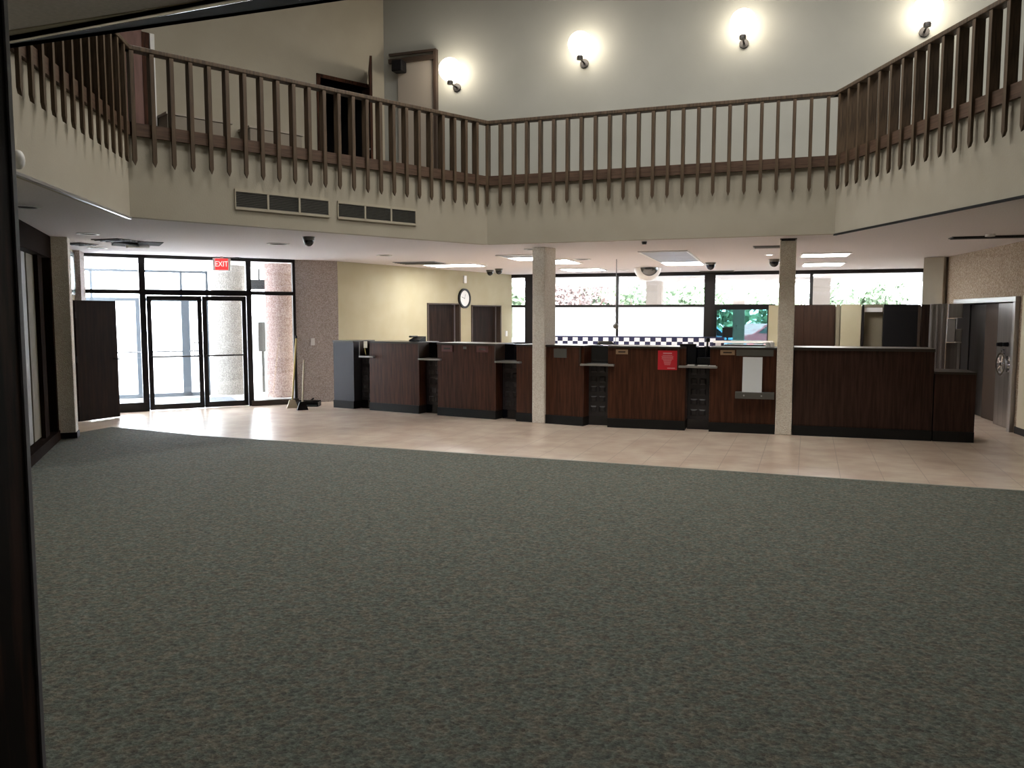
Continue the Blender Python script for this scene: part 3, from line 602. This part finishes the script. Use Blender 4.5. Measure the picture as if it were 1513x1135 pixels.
def tree(px, d, z0, z1, wd, lm, lab, nleaf=2600, cat='tree', nm='tree', sz=.16):
    x = (px-756.5)/1205*d; o = thing(nm, lab, cat, (x, d, -.12))
    t = MB(Matrix.Translation((x, d, 0))).tube((0, 0, -.12), (0, 0, z0+.5*(z1-z0)), .16, .08)
    for k in range(7):
        an = k*.9; t.tube((0, 0, z0+.1*k), (math.cos(an)*wd*.35, math.sin(an)*wd*.35, z0+(z1-z0)*.6), .05, .02, 6)
    t.build('trunk', M['bark'], o)
    c = MB(Matrix.Translation((x, d, 0))); rr = random.Random(px)
    lobes = [(rr.uniform(-.5, .5)*wd, rr.uniform(-.35, .35)*wd, z0+(z1-z0)*rr.uniform(.3, .75), rr.uniform(.22, .34)*wd) for _ in range(9)]
    for i in range(nleaf):
        l = rr.choice(lobes); v = Vector((rr.gauss(0, 1), rr.gauss(0, 1), rr.gauss(0, 1))).normalized()*l[3]*rr.uniform(.75, 1.05); v.z *= .8
        p = Vector(l[:3])+v; s_ = sz*rr.uniform(.6, 1.2); e1 = Vector((rr.gauss(0, 1), rr.gauss(0, 1), rr.gauss(0, 1))).normalized()*s_; e2 = e1.orthogonal().normalized()*s_*.6
        c.add([p-e1, p-e2, p+e1, p+e2], [(0, 1, 2, 3)])
    c.build('foliage', lm, o)
tree(740, 31, 0, 3.4, 2.4, M['leaf'], 'green tree behind the narrow window left of the first post')
tree(862, 34, .4, 3.9, 3.8, M['twig'], 'pinkish brown twiggy tree behind the left window pane', 3800, sz=.1)
tree(935, 36, 0, 4.0, 3.6, M['leaf'], 'green tree left of the stucco canopy column')
tree(1012, 43, 0, 3.4, 2.8, M['leaf'], 'low green tree right of the stucco canopy column')
tree(1275, 30, 0, 3.2, 2.8, M['leaf'], 'bushy green tree behind the right window')
tree(1095, 44, -.1, 2.6, 8, M['leaf'], 'wide green shrub row seen through the drive-up window', 2600, 'shrub', 'shrub', .25)
def car(x, y, rz, paint, lab):
    o = thing('car', lab, 'car', (x, y, -.12), rot=rz); m = Matrix.Translation((x, y, -.12)) @ Matrix.Rotation(rz, 4, 'Z')
    prof = [(-2.1, .3), (2.1, .3), (2.15, .75), (1.3, .92), (.7, 1.4), (-.9, 1.42), (-1.6, .98), (-2.12, .9)]
    b = MB(m); b.extrude_uz(prof, -.85, .85); b.build('body', paint, o, bevel=.06)
    b = MB(m); b.extrude_uz([(1.15, .95), (.66, 1.34), (-.86, 1.36), (-1.4, 1.0)], -.87, .87); b.build('side_windows', M['blackgloss'], o)
    for sx in (-1.35, 1.35):
        for sy in (-.8, .8): MB(m).tube((sx, sy-.1, .32), (sx, sy+.1, .32), .32, n=20).build('wheel', M['tyre'], o)
car(12.2, 38, .3, M['carred'], 'red car parked outside the drive-up window, right one'); car(7.6, 34.5, .2, M['carblue'], 'blue car parked outside the drive-up window, left one')
# ------------------------------------------------------------------ stucco pillars at the counter
def pillar(px0, px1, base_y, top_y, v_out, depth, f, lab, mt='stone_light'):
    a = f.uz(px0, base_y, v_out)[0]; b = f.uz(px1, base_y, v_out)[0]
    return tag(MB(f).box(a, b, v_out-depth, v_out, .0, C-.001).build('stucco_pillar', M[mt], bevel=.012), lab, 'pillar')
pillar(786, 804, 600, 370, .03, .38, CF1, 'stone-chip pillar left of the counter kink, nearer the clock', 'stone_light')
pillar(1146, 1170, 600, 355, .03, .3, CF2, 'stone-chip pillar between the white board and the long counter end', 'stone_light')
px_ = Frame((7.22, 14.95), (7.62, 14.6)); 
tag(MB(Frame(G(1370, 700, 0)*0+Vector((7.58, 15.05, 0)), (7.85, 14.72))).box(-.02, .34, -.35, 0, 0, C-.001).build('stucco_pillar', M['plaster'], bevel=.01), 'smooth plaster pillar at the right end by the vault', 'pillar')
# ------------------------------------------------------------------ teller counter
ZT = 1.235; ZK = .14
def unit(f, px0, px1, lab, mt='wood_red', zt=ZT, ends=(0, 0), back=.62, u0=None, u1=None, kick=True, gap=None):
    a = f.U(px0, 0, 615) if u0 is None else u0; b = f.U(px1, 0, 615) if u1 is None else u1
    o = thing('counter_unit', lab, 'counter', f.P((a+b)/2, -.3, 0), f, 'wood panelled units of the teller counter')
    def piece(v, z0, z1, nm, m):
        mb = MB(f)
        if gap:
            if gap[0] > a+.01: mb.box(a+.003, gap[0]-.004, -back, v, z0, z1)
            if gap[1] < b-.01: mb.box(gap[1]+.004, b-.003, -back, v, z0, z1)
            mb.box(max(a+.003, gap[0]-.004), min(b-.003, gap[1]+.004), -back, gap[2]-.004, z0, z1)
        else: mb.box(a+.003, b-.003, -back, v, z0, z1)
        mb.build(nm, m, o)
    piece(-.02, ZK, zt-.03, 'front_panel', M[mt]); piece(0, 0, ZK, 'toe_kick', M['toe']); piece(0, zt-.03, zt, 'top', M['counter_top'])
    return o, a, b
def niche(f, px0, px1, sx0, sx1, sy, lab, dark=False):
    a = f.U(px0, 0, 615); b = f.U(px1, 0, 615); s0 = f.U(sx0, 0, 537); s1 = f.U(sx1, 0, 537); zs = f.uz((sx0+sx1)/2, sy, .04)[1]
    o = thing('teller_niche', lab, 'teller window', f.P((a+b)/2, -.4, 0), f, 'dark recessed teller niches in the counter')
    MB(f).box(a+.002, b-.002, -.62, -.2, 0, zs-.03).build('recess_panel', M['blackgloss'], o)
    st = MB(f); w_ = (b-a)/2.6; st.box(a+.01, b-.01, -.21, -.198, .15, .97 if zs > 1 else zs-.05)
    for i in range(2):
        for j in range(5):
            cx_ = (a+b)/2+(i-.5)*w_; cz = .25+j*.155
            st.add([(cx_-.05, -.199, cz-.05), (cx_+.05, -.199, cz-.05), (cx_+.05, -.199, cz+.05), (cx_-.05, -.199, cz+.05), (cx_-.03, -.185, cz-.03), (cx_+.03, -.185, cz-.03), (cx_+.03, -.185, cz+.03), (cx_-.03, -.185, cz+.03)], [(0, 1, 5, 4), (1, 2, 6, 5), (2, 3, 7, 6), (3, 0, 4, 7), (4, 5, 6, 7)])
    st.build('studded_panel', mat('stud_grey', (.022, .020, .024), .4) if 'stud_grey' not in bpy.data.materials else bpy.data.materials['stud_grey'], o)
    MB(f).box(s0, s1, -.3, .05, zs-.03, zs).build('shelf', M['shelf'], o, bevel=.005)
    MB(f).box(s0-.02, s0, -.3, .02, zs-.03, ZT-.005).build('cheek', M['ply'], o)
    MB(f).box(s0, s1, -.32, -.28, zs, ZT-.01).build('upper_panel', M['blackgloss'], o)
    MB(f).box(a, b, -.62, -.32, zs-.03, ZT-.02).build('back_box', M['toe'], o)
    return o, a, b, zs
def nameplate(o, f, px, py, mt, w_=.11, h_=.05, v=-.02):
    u, z = f.uz(px, py, v); MB(f).box(u-w_, u+w_, v, v+.012, z-h_, z+h_).build('name_plate', M[mt], o)
    MB(f).box(u-w_*.6, u+w_*.6, v+.012, v+.0135, z-h_*.3, z+h_*.3).build('plate_text', M['ply'], o)
f = CF1
o, a, b = unit(f, 493, 523, 'plain grey laminate end unit of the counter at far left', 'greylam')
niche(f, 524, 545, 533, 554, 526, 'leftmost teller niche beside the grey end unit')
uA_, a, b = unit(f, 546, 619, 'counter unit right of the leftmost niche, darkest panel')
niche(f, 620, 645, 620, 652, 530, 'second teller niche from the left, under the first door')
uB_, a, b = unit(f, 646, 732, 'counter unit with two red plates below the clock')
nameplate(uB_, f, 661, 515, 'plate_r'); nameplate(uB_, f, 713, 516, 'plate_r'); 
u, z = f.uz(687, 514, -.02); MB(f).box(u-.03, u+.03, -.02, -.008, z-.02, z+.02).build('small_label', M['grey'], uB_)
niche(f, 733, 761, 733, 770, 534, 'third teller niche, just left of the left stone-chip pillar')
uC_, a, b = unit(f, 762, 862, 'counter unit standing behind the left stone-chip pillar', u1=f.L-.0, gap=(CF1.uz(786, 600, .03)[0], CF1.uz(804, 600, .03)[0], -.35))
u, z = f.uz(828, 521, -.02); MB(f).box(u-.11, u+.11, -.02, -.01, z-.08, z+.06).build('speaker_grille', M['grey'], uC_)
f = CF2
u00 = f.U(866, 0, 615)
niche(f, 863, 896, 858, 908, 538, 'fourth teller niche, right of the left stone-chip pillar')
uD_, a, b = unit(f, 897, 1012, 'widest middle counter unit carrying the red notice')
nameplate(uD_, f, 919, 520, 'plate2', .09, .035)
niche(f, 1013, 1046, 1003, 1060, 541, 'fifth teller niche, right of the red notice')
uE_, a, b = unit(f, 1047, 1170, 'counter unit with grey ledge and white board', gap=(CF2.uz(1146, 600, .03)[0], CF2.uz(1170, 600, .03)[0], -.27))
nameplate(uE_, f, 1075, 521, 'plate2', .1, .035)
u, z = f.uz(1122, 521, -.02); MB(f).box(f.U(1088, 0, 520), f.U(1143, 0, 520), -.02, 0.0, ZT-.12, ZT-.03).build('upper_panel', M['grey'], uE_)
ua_, ub_ = f.U(1086, .1, 585), f.U(1144, .1, 585); zl0, zl1 = f.uz(1115, 590, .1)[1], f.uz(1115, 580, .1)[1]
MB(f).box(ua_, ub_, -.02, .1, zl0, zl1).build('ledge', M['grey'], uE_, bevel=.006)
for px in (1099, 1125): u = f.U(px, .1, 585); MB(f).tube((u, .1, (zl0+zl1)/2), (u, .104, (zl0+zl1)/2), .012).build('screw', M['alu'], uE_)
u0_, u1_ = f.U(1097, .05, 555), f.U(1126, .05, 555); zt_ = f.uz(1110, 528, .05)[1]
tag(MB(f).add([(u0_, .07, zl1), (u1_, .07, zl1), (u1_, .085, zl1), (u0_, .085, zl1), (u0_, -.005, zt_), (u1_, -.005, zt_), (u1_, .01, zt_), (u0_, .01, zt_)], [(3, 2, 1, 0), (4, 5, 6, 7), (0, 1, 5, 4), (1, 2, 6, 5), (2, 3, 7, 6), (3, 0, 4, 7)]).build('white_board', M['paper']), 'blank white board leaning on the grey counter ledge', 'board')
# red notice
u0_, z1_ = f.uz(972, 518, -.0); u1_, z0_ = f.uz(1000, 547, -.0)
rs = thing('red_notice', 'red notice sheet with small white print on the counter front', 'sign', f.P((u0_+u1_)/2, -.02, z0_), f)
MB(f).box(u0_, u1_, -.02, -.014, z0_, z1_).build('sheet', M['red'], rs)
tx = MB(f); W_ = u1_-u0_; H_ = z1_-z0_; ww = [.5, .62, .58, .6, .46, .4, .36, .34, .3]
tx.box(u0_+W_*.27, u0_+W_*.73, -.014, -.013, z1_-H_*.17, z1_-H_*.11)
for j, k in enumerate(ww): tx.box(u0_+W_*(.5-k/2), u0_+W_*(.5+k/2), -.014, -.013, z1_-H_*(.26+.06*j), z1_-H_*(.26+.06*j-.022))
tx.box(u0_+W_*.5, u0_+W_*.9, -.014, -.013, z0_+H_*.07, z0_+H_*.11)
tx.build('print', mat('notice_print', (.75, .35, .38), .6), rs)
# long right part: tall run, then the low return
uF_, a, b = unit(f, 1171, 1378, 'long tall plain counter unit right of the right stone-chip pillar', 'wood_red2')
MB(f).box(a, b, -.64, .01, ZT-.03, ZT+.012).build('edge_strip', M['counter_top'], uF_)
uG_, a, b = unit(f, 1379, 1441, 'low step-down counter unit at the right end', 'wood_red2', zt=.94, back=.7)
# things on the counter
f = CF1
def items():
    u = f.U(537, .06, 512)
    o = thing('hanging_note', 'small cream note hanging over the leftmost niche', 'note', f.P(u, .01, ZT-.1), f)
    MB(f).box(u-.04, u+.04, .0, .008, ZT-.12, ZT).build('pad', M['cream'], o)
    MB(f).tube((u-.02, .004, ZT-.12), (u+.01, .004, ZT-.26), .006, n=6).build('cord', M['broomyellow'], o)
    u = f.U(617, -.3, 505)
    o = thing('desk_phone', 'black desk telephone on the counter left of the first door', 'telephone', f.P(u, -.3, ZT), f)
    MB(f).add([(u-.11, -.4, ZT), (u+.11, -.4, ZT), (u+.11, -.2, ZT), (u-.11, -.2, ZT), (u-.11, -.4, ZT+.09), (u+.11, -.4, ZT+.09), (u+.11, -.2, ZT+.03), (u-.11, -.2, ZT+.03)], [(3, 2, 1, 0), (4, 5, 6, 7), (0, 1, 5, 4), (1, 2, 6, 5), (2, 3, 7, 6), (3, 0, 4, 7)]).build('body', M['black'], o)
    MB(f).box(u-.12, u-.06, -.4, -.2, ZT+.07, ZT+.1).build('handset', M['black'], o, bevel=.012)
    g = CF2
    u = g.U(892, -.4, 508)
    o = thing('paper_pile', 'crumpled white papers on the counter over the fourth niche', 'papers', g.P(u, -.45, ZT), g)
    for k in range(3): MB(g).add([(u-.14+.05*k, -.55, ZT+.001), (u+.1+.03*k, -.52, ZT+.001), (u+.12, -.4, ZT+.03+.015*k), (u-.1, -.42, ZT+.035+.012*k)], [(0, 1, 2, 3)]).build('sheet', M['white'], o)
    # dark monitors and clutter in the fifth niche
    zs = g.uz(1031, 541, .04)[1]
    u = g.U(1016, -.1, 522)
    o = thing('teller_monitor', 'black flat monitor standing in the fifth niche', 'monitor', g.P(u, -.15, zs), g)
    MB(g).box(u-.12, u+.12, -.17, -.13, zs+.02, ZT+.04).build('screen', M['blackgloss'], o, bevel=.006); MB(g).box(u-.06, u+.06, -.2, -.1, zs, zs+.02).build('stand', M['black'], o)
    u = g.U(1043, -.1, 522)
    o = thing('card_terminal', 'black terminal with raised arm beside the monitor in the fifth niche', 'terminal', g.P(u, -.15, zs), g)
    MB(g).box(u-.12, u+.1, -.2, -.05, zs, zs+.12).build('body', M['black'], o, bevel=.012)
    MB(g).tube((u, -.14, zs+.12), (u+.02, -.14, ZT+.09), .014).sphere((u+.02, -.14, ZT+.1), .035, 12, 8).build('arm', M['black'], o)
    MB(g).box(u-.1, u+.08, -.05, -.045, zs+.03, zs+.09).build('keypad', M['toe'], o)
    for k, (px, s_) in enumerate(((1021, .05), (1038, .07), (1052, .05))):
        u = g.U(px, .01, 540); tag(MB(g).box(u-s_, u+s_, -.035, .035, zs, zs+.018-.004*k).build('paper_slip', M['white']), ['left white paper slip on the fifth niche shelf', 'middle wider white paper slip on the fifth niche shelf', 'right white paper slip on the fifth niche shelf'][k], 'paper', 'paper slips on the fifth niche shelf')
    for k, px in enumerate((1134, 1141)):
        u = g.U(px, -.3, 513); m_ = thing('white_mug', ['left white mug beside the right stone-chip pillar', 'right white mug touching the right stone-chip pillar'][k], 'mug', g.P(u, -.3, ZT), g, 'mugs by the right pillar')
        MB(g).tube((u, -.3, ZT), (u, -.3, ZT+.07), .03).build('cup', M['white'], m_)
        MB(g).ring((u-.035, -.3, ZT+.035), (0, 1, 0), .014, .02, .008, 12).build('handle', M['white'], m_)
items()
# ------------------------------------------------------------------ partitions behind the counter right part
f = PF; zp = f.uz(1250, 450)[1]
def part(px0, px1, mt, nm, lab, top=None, v=0, cat='partition'):
    z = f.uz((px0+px1)/2, top or 450, v)[1]
    return tag(MB(f).box(f.U(px0, v), f.U(px1, v), v-.06, v, .0, z).build(nm, M[mt], bevel=.004), lab, cat)
c1 = thing('brown_cabinet', 'wide brown cabinet right of the right stone-chip pillar', 'cabinet', f.P(f.U(1200), -.2, 0), f)
MB(f).box(f.U(1155), f.U(1234), -.4, -.02, 0, zp).build('body', M['cab'], c1); 
for a, b in ((1156, 1187), (1187.6, 1233)): MB(f).box(f.U(a), f.U(b), -.02, 0, .02, zp-.02).build('door', M['cab'], c1, bevel=.004)
part(1235, 1240.5, 'blind', 'partition_post', 'thin tan post between the brown cabinet and yellow panel')
part(1242, 1272, 'yellow', 'yellow_partition', 'pale yellow partition panel behind the long counter')
part(1273, 1276.5, 'bronze', 'partition_post', 'thin dark post right of the yellow panel')
part(1277, 1304, 'blind', 'beige_partition', 'beige recessed partition with white header strip', v=-.25)
tag(MB(f).box(f.U(1277), f.U(1304), -.24, -.1, zp-.14, zp-.06).build('header_strip', M['white']), 'white header strip at the top of the beige partition', 'strip')
struct(MB(f).box(f.U(1150, -.5), f.U(1376, -.5), -.56, -.5, 0, zp-.03), 'wall_partition_back', M['blind'])  # backing added to block bright window gaps between the partitions
bd = thing('black_door', 'tall nearly black door left of the steel panels', 'door', f.P(f.U(1330), 0, 0), f)
MB(f).box(f.U(1305), f.U(1356), -.06, 0, 0, zp).build('leaf', M['black'], bd, bevel=.004)
MB(f).tube((f.U(1310), 0, 1.0), (f.U(1310), .05, 1.0), .012).sphere((f.U(1310), .05, 1.0), .03, 10, 6).build('door_knob', M['bronze'], bd)
part(1356, 1360, 'ply', 'partition_post', 'thin brown post right of the black door')
part(1361, 1373, 'doorblack', 'dark_partition', 'narrow dark partition left of the ribbed steel panel')
# ------------------------------------------------------------------ vault
q0 = Vector((7.18, 14.0, 0)); q1 = Vector((7.62, 13.72, 0)); f = Frame(q0, q1)
vd = thing('vault_gate', 'open steel vault gate leaf with ribbed panel left of the vault', 'vault door', f.P(f.L/2, 0, 0), f)
zt = f.uz(1385, 449)[1]
um = f.U(1398)
rb = MB(f).box(f.U(1373), um, -.08, 0, .01, zt)
for k in range(3): a = f.U(1375+8*k); rb.box(a, a+.035, 0, .015, .05, zt-.03)
rb.build('ribbed_panel', M['steel'], vd, bevel=.004)
MB(f).box(f.U(1400), f.U(1422), -.1, .02, f.uz(1410, 470)[1], zt).build('upper_box', M['steel'], vd, bevel=.01)
MB(f).box(f.U(1399), f.U(1412), -.1, .03, f.uz(1410, 506)[1], f.uz(1410, 471)[1]).build('lock_box', M['alu'], vd, bevel=.01)
MB(f).box(f.U(1412.5), f.U(1422), -.1, .01, f.uz(1410, 506)[1], f.uz(1410, 486)[1]).build('lock_box', M['steel'], vd, bevel=.01)
MB(f).box(f.U(1399), f.U(1421), -.12, -.03, .01, f.uz(1410, 507)[1]).build('dark_plate', M['steel_dark'], vd)
MB(f).box(f.U(1416), f.U(1420), -.03, .0, .01, f.uz(1410, 507)[1]).build('bar', M['steel'], vd)
f = RW
vf = thing('steel_surround', 'pale steel frame around the vault opening on the right wall', 'vault frame', f.P((va+vb)/2, 0, 0), f)
MB(f).box(va-.05, vb+.03, -.25, .06, vtop-.08, vtop+.0).build('head', M['alu'], vf, bevel=.006)
MB(f).box(vb-.06, vb+.03, -.25, .06, 0, vtop-.08).build('jamb', M['alu'], vf, bevel=.006)
MB(f).box(va-.05, va+.05, -.25, .02, 0, vtop-.08).build('jamb', M['alu'], vf, bevel=.006)
vdoor = thing('vault_door', 'heavy steel vault door with spoked handwheel and dial knobs', 'vault door', f.P(vb-.4, -.1, 0), f)
ud0 = f.U(1471, -.05, 540)
MB(f).box(ud0, vb-.065, -.24, -.05, .01, vtop-.085).build('slab', M['steel'], vdoor, bevel=.01)
u, z = f.uz(1479, 538, .05)
MB(f).tube((u, -.05, z), (u, .06, z), .03).build('hub', M['chrome'], vdoor)
MB(f).ring((u, .03, z), (0, 1, 0), .14, .175, .03, 36).build('handwheel', M['chrome'], vdoor)
sp = MB(f)
for k in range(5): an = k*2*math.pi/5; sp.tube((u, .045, z), (u+math.cos(an)*.14, .045, z+math.sin(an)*.14), .012, n=8)
sp.build('spokes', M['chrome'], vdoor)
MB(f).tube((u, -.05, z), (u, -.03, z), .12, n=30).build('wheel_plate', M['chrome'], vdoor)
for px in (1475, 1484):
    u, z = f.uz(px, 509, 0); MB(f).tube((u, -.05, z), (u, .02, z), .035, .028, n=20).build('dial_knob', M['blackgloss'], vdoor)
u, z = f.uz(1480, 519, 0); MB(f).tube((u, -.05, z), (u, .0, z), .04, n=16).build('lock_cap', M['chrome'], vdoor)
ug = thing('vault_inner_panel', 'dark brushed steel inner panel recessed in the vault opening', 'panel', f.P((va+ud0)/2, -.3, 0), f)
MB(f).box(f.U(1432, -.2), f.U(1459, -.2), -.24, -.2, .01, vtop-.09).build('dark_leaf', M['steel_dark'], ug)
MB(f).box(f.U(1460, -.2), ud0-.02, -.24, -.16, .01, vtop-.09).build('brown_edge', M['ply'], ug)
MB(f).box(va+.06, f.U(1431, -.2), -.24, -.18, .01, vtop-.09).build('bronze_edge', M['bronze'], ug)
struct(MB(f).box(va-.2, vb+.2, -1.0, -.9, 0, 2.3).box(va-.2, va-.1, -1, -.25, 0, 2.3).box(vb+.1, vb+.2, -1, -.25, 0, 2.3).box(va-.2, vb+.2, -1, -.25, 2.2, 2.3), 'wall_vault_back', M['dark_hole'])  # dark box added behind the opening to stop light leaking in
# ------------------------------------------------------------------ ceiling fittings
def quadlight(pts, name, lab, lit, group=None, frame=True, es=None):
    """recessed troffer; pts = corner points on the ceiling"""
    P = [G(x, y, C) for x, y in pts]; c = sum(P, Vector())/4; c.z = C
    o = thing(name, lab, 'ceiling light', c, None, group)
    vs = [(c+(p-c)*.94) for p in P]
    MB().prism([(v.x, v.y) for v in vs], C-.012, C-.002).build('lens', M['troffer'] if lit else M['tube_off'], o)
    # rim
    for k in range(4):
        a, b = P[k], P[(k+1) % 4]; ff = Frame(a, b)
        MB(ff).box(0, ff.L, -.02, .02, C-.018, C-.001).build('rim', M['white'], o)
    return o
# rows run along the counter direction; sizes about 0.6 x 1.2 m
ud = Vector((.95, -.30, 0)).normalized(); vd_ = Vector((.30, .95, 0)).normalized()
def troffer(px, py, wu, wv, lab, lit, cells=1):
    c = G(px, py, C); o = thing('ceiling_troffer', lab, 'ceiling light', c, None, 'fluorescent ceiling troffers', rot=math.atan2(ud.y, ud.x))
    m = Matrix.Translation(c) @ Matrix.Rotation(math.atan2(ud.y, ud.x), 4, 'Z')
    MB(m).box(-wu/2-.03, wu/2+.03, -wv/2-.03, -wv/2, -.02, -.001).box(-wu/2-.03, wu/2+.03, wv/2, wv/2+.03, -.02, -.001).box(-wu/2-.03, -wu/2, -wv/2, wv/2, -.02, -.001).box(wu/2, wu/2+.03, -wv/2, wv/2, -.02, -.001).build('rim', M['white'], o)
    h = wv/cells
    for k in range(cells):
        on = lit[k] if isinstance(lit, (list, tuple)) else lit
        MB(m).box(-wu/2, wu/2, -wv/2+h*k+.01, -wv/2+h*(k+1)-.01, -.014, -.002).build('lens', M['troffer'] if on else M['tube_off'], o)
    return o
troffer(672, 391.5, 1.1, .75, 'lit square ceiling light above the two dark doors', True)
troffer(775, 380, .6, 1.3, 'partly lit ceiling light left of the left stone-chip pillar', (False, True), 2)
troffer(826, 386, .6, 1.2, 'lit ceiling light just right of the left pillar top', True)
troffer(862, 398, .9, .9, 'lit ceiling light farther back near the windows', True)
troffer(998, 382, .75, 3.8, 'long ceiling light, dark near half and lit far end, middle bay', (True and False, False, False, True), 4)
troffer(1219, 376, .75, .75, 'lit ceiling light right of the right pillar, nearer one', True)
troffer(1216, 390, .75, 1.0, 'lit ceiling light right of the right pillar, farther one', True)
def downlight(px, py, r=.09, lit=False, lab=''):
    c = G(px, py, C); o = thing('recessed_downlight', lab, 'downlight', c, None, 'recessed downlights in the lower ceiling'); m = Matrix.Translation(c)
    MB(m).ring((0, 0, -.012), (0, 0, 1), r, r+.035, .011, 24).build('trim_ring', M['white'], o)
    MB(m).tube((0, 0, -.006), (0, 0, -.001), r, n=24).build('cone', M['bulb'] if lit else M['dark_hole'], o)
for px, py, r, lab in ((38, 305, .10, 'dark recessed downlight above the left window bay, nearest'), (130, 345, .10, 'recessed downlight left of the broken ceiling hole'), (144, 366, .11, 'recessed downlight by the entry glazing head'),
        (411, 360, .13, 'recessed downlight left of the dome camera near the entry'), (568, 377, .1, 'recessed downlight over the left end of the counter'), (860, 383, .13, 'large recessed downlight right of the left pillar'),
        (921, 399, .10, 'small recessed downlight near the window bar'), (785, 368, .08, 'recessed downlight just left of the left pillar'), (1137, 376, .05, 'small recessed light left of the right pillar')):
    downlight(px, py, r, px == 1137, lab)
def diffuser(px, py, wu, wv, mt, lab, nm='ceiling_vent', rot=0):
    c = G(px, py, C); o = thing(nm, lab, 'vent', c, None, rot=math.atan2(ud.y, ud.x)+rot); m = Matrix.Translation(c) @ Matrix.Rotation(math.atan2(ud.y, ud.x)+rot, 4, 'Z')
    MB(m).box(-wu/2, wu/2, -wv/2, wv/2, -.012, -.001).build('plate', M[mt], o)
    s = MB(m)
    for k in range(5): y = -wv/2+wv*(k+.5)/5; s.box(-wu/2+.02, wu/2-.02, y-.012, y+.012, -.022, -.012)
    s.build('slats', M[{'bronze': 'black', 'ply': 'black'}.get(mt, 'grey')], o)
diffuser(118, 360, .35, .35, 'ply', 'small brown vent beside the entry downlight')
diffuser(340, 382, .7, .5, 'bronze', 'dark ceiling vent above the exit sign')
diffuser(1138, 364, .5, .3, 'grey', 'grey ceiling vent left of the right pillar top')
diffuser(1060, 401, .8, .6, 'grey', 'grey ceiling vent near the windows behind the dome camera')
diffuser(1165, 353, .22, .18, 'bronze', 'tiny dark vent at the top of the right pillar')
diffuser(620, 388, .9, .6, 'tube_off', 'flat grey ceiling vent left of the lit square light')
diffuser(1478, 349, 1.2, .25, 'bronze', 'dark slot vent in the ceiling at the far right')
c = G(1463, 346, C); tag(MB(Matrix.Translation(c)).tube((0, 0, -.03), (0, 0, -.001), .06, n=18).build('ceiling_spot', M['white']), 'small pale round fitting at the dark slot vent', 'ceiling fitting')
# missing ceiling tiles by the entrance
c = G(200, 359, C); o = thing('broken_ceiling_opening', 'black hole of missing ceiling tiles with a hanging white lamp', 'ceiling opening', c, rot=.5); m = Matrix.Translation(c) @ Matrix.Rotation(.5, 4, 'Z')
MB(m).box(-.3, .35, -.32, .32, -.01, -.001).build('void', M['dark_hole'], o)
MB(m).add([(-.3, -.3, -.012), (.0, -.28, -.012), (.05, .1, -.012), (-.3, .3, -.012), (-.3, -.3, -.03), (.02, -.28, -.05), (.07, .1, -.06), (-.3, .3, -.03)], [(0, 1, 2, 3), (7, 6, 5, 4), (0, 4, 5, 1), (1, 5, 6, 2), (2, 6, 7, 3), (3, 7, 4, 0)], ).build('torn_tile', M['dark_hole'], o)
MB(m).tube((-.12, -.12, -.06), (.18, .1, -.04), .028).build('lamp_tube', M['white'], o)
c = G(178, 355, C); diffuser(174, 355, .45, .5, 'ply', 'brown stained ceiling patch left of the ceiling hole', 'stained_tile')
# security domes
def dome(px, py, lab, r=.075):
    c = G(px, py-4, C); o = thing('dome_camera', lab, 'security camera', c, None, 'black dome cameras'); m = Matrix.Translation(c)
    MB(m).tube((0, 0, -.05), (0, 0, -.001), r*1.05, r*1.25, n=24).build('mount', M['grey'], o)
    MB(m).sphere((0, 0, -.05), r, 20, 8, 1.1, -90, 0).build('dome', M['blackgloss'], o, smooth=True)
dome(456, 354, 'black dome camera near the entrance doors', .07); dome(724, 403, 'left black dome camera of the pair above the doors'); dome(737, 401, 'right black dome camera of the pair above the doors')
dome(1050, 392, 'black dome camera beside the long ceiling light', .09); dome(1144, 387, 'black dome camera touching the right pillar outline', .09)
c = G(957, 396, C); o = thing('convex_mirror', 'large white-rimmed half dome mirror hanging from the ceiling before the windows', 'mirror', c); m = Matrix.Translation(c)
MB(m).sphere((0, 0, -.001), .30, 32, 10, .95, -90, -1).build('dome', M['white'], o, smooth=True)
MB(m).sphere((0, -.17, -.001), .205, 28, 10, .95, -90, -1).build('mirror', mat('mirror_dark', (.16, .17, .18), .18, .8), o, smooth=True)
c = G(911, 383, C); o = thing('hanging_sensor', 'thin wire with a small round weight hanging before the window bar', 'sensor', c); m = Matrix.Translation(c)
zl = Frame((c.x, c.y), (c.x+1, c.y)).uz(911, 482)[1]-C
MB(m).tube((0, 0, zl), (0, 0, -.001), .008, n=8).build('wire', M['grey'], o); MB(m).sphere((0, 0, zl), .055, 14, 10).build('weight', M['grey'], o, smooth=True)
MB(m).tube((0, 0, zl-.5), (0, 0, zl), .006, n=6).build('lower_wire', M['grey'], o)
c = G(952, 357, C); tag(MB(Matrix.Translation(c)).tube((0, 0, -.04), (0, 0, -.001), .03, .04, n=14).build('sprinkler_head', M['bronze']), 'tiny dark sprinkler at the ceiling edge above the middle counter', 'sprinkler')
# ------------------------------------------------------------------ near wooden post at left
x = (50-756.5)/1205*1.62
po = thing('door_post', 'dark grained wooden post close to the camera at the left edge', 'post', (-1.2, 1.75, 0))
x = -.600*1.9
MB().box(x-.2, x-.006, 1.60, 1.90, .012, C-.05).build('post', mat('post_wood', (.006, .003, .002), .6, spec=.12, noise=(4, (.030, .014, .008), 8, .45, .62), stretch=(7, 7, .7)), po, bevel=.003)
MB().box(x-.008, x+.0, 1.888, 1.902, .012, C-.05).build('edge_strip', mat('edge_metal', (.16, .16, .18), .5), po)
# tidy helper property
for o in bpy.data.objects:
    if '_m' in o: del o['_m']
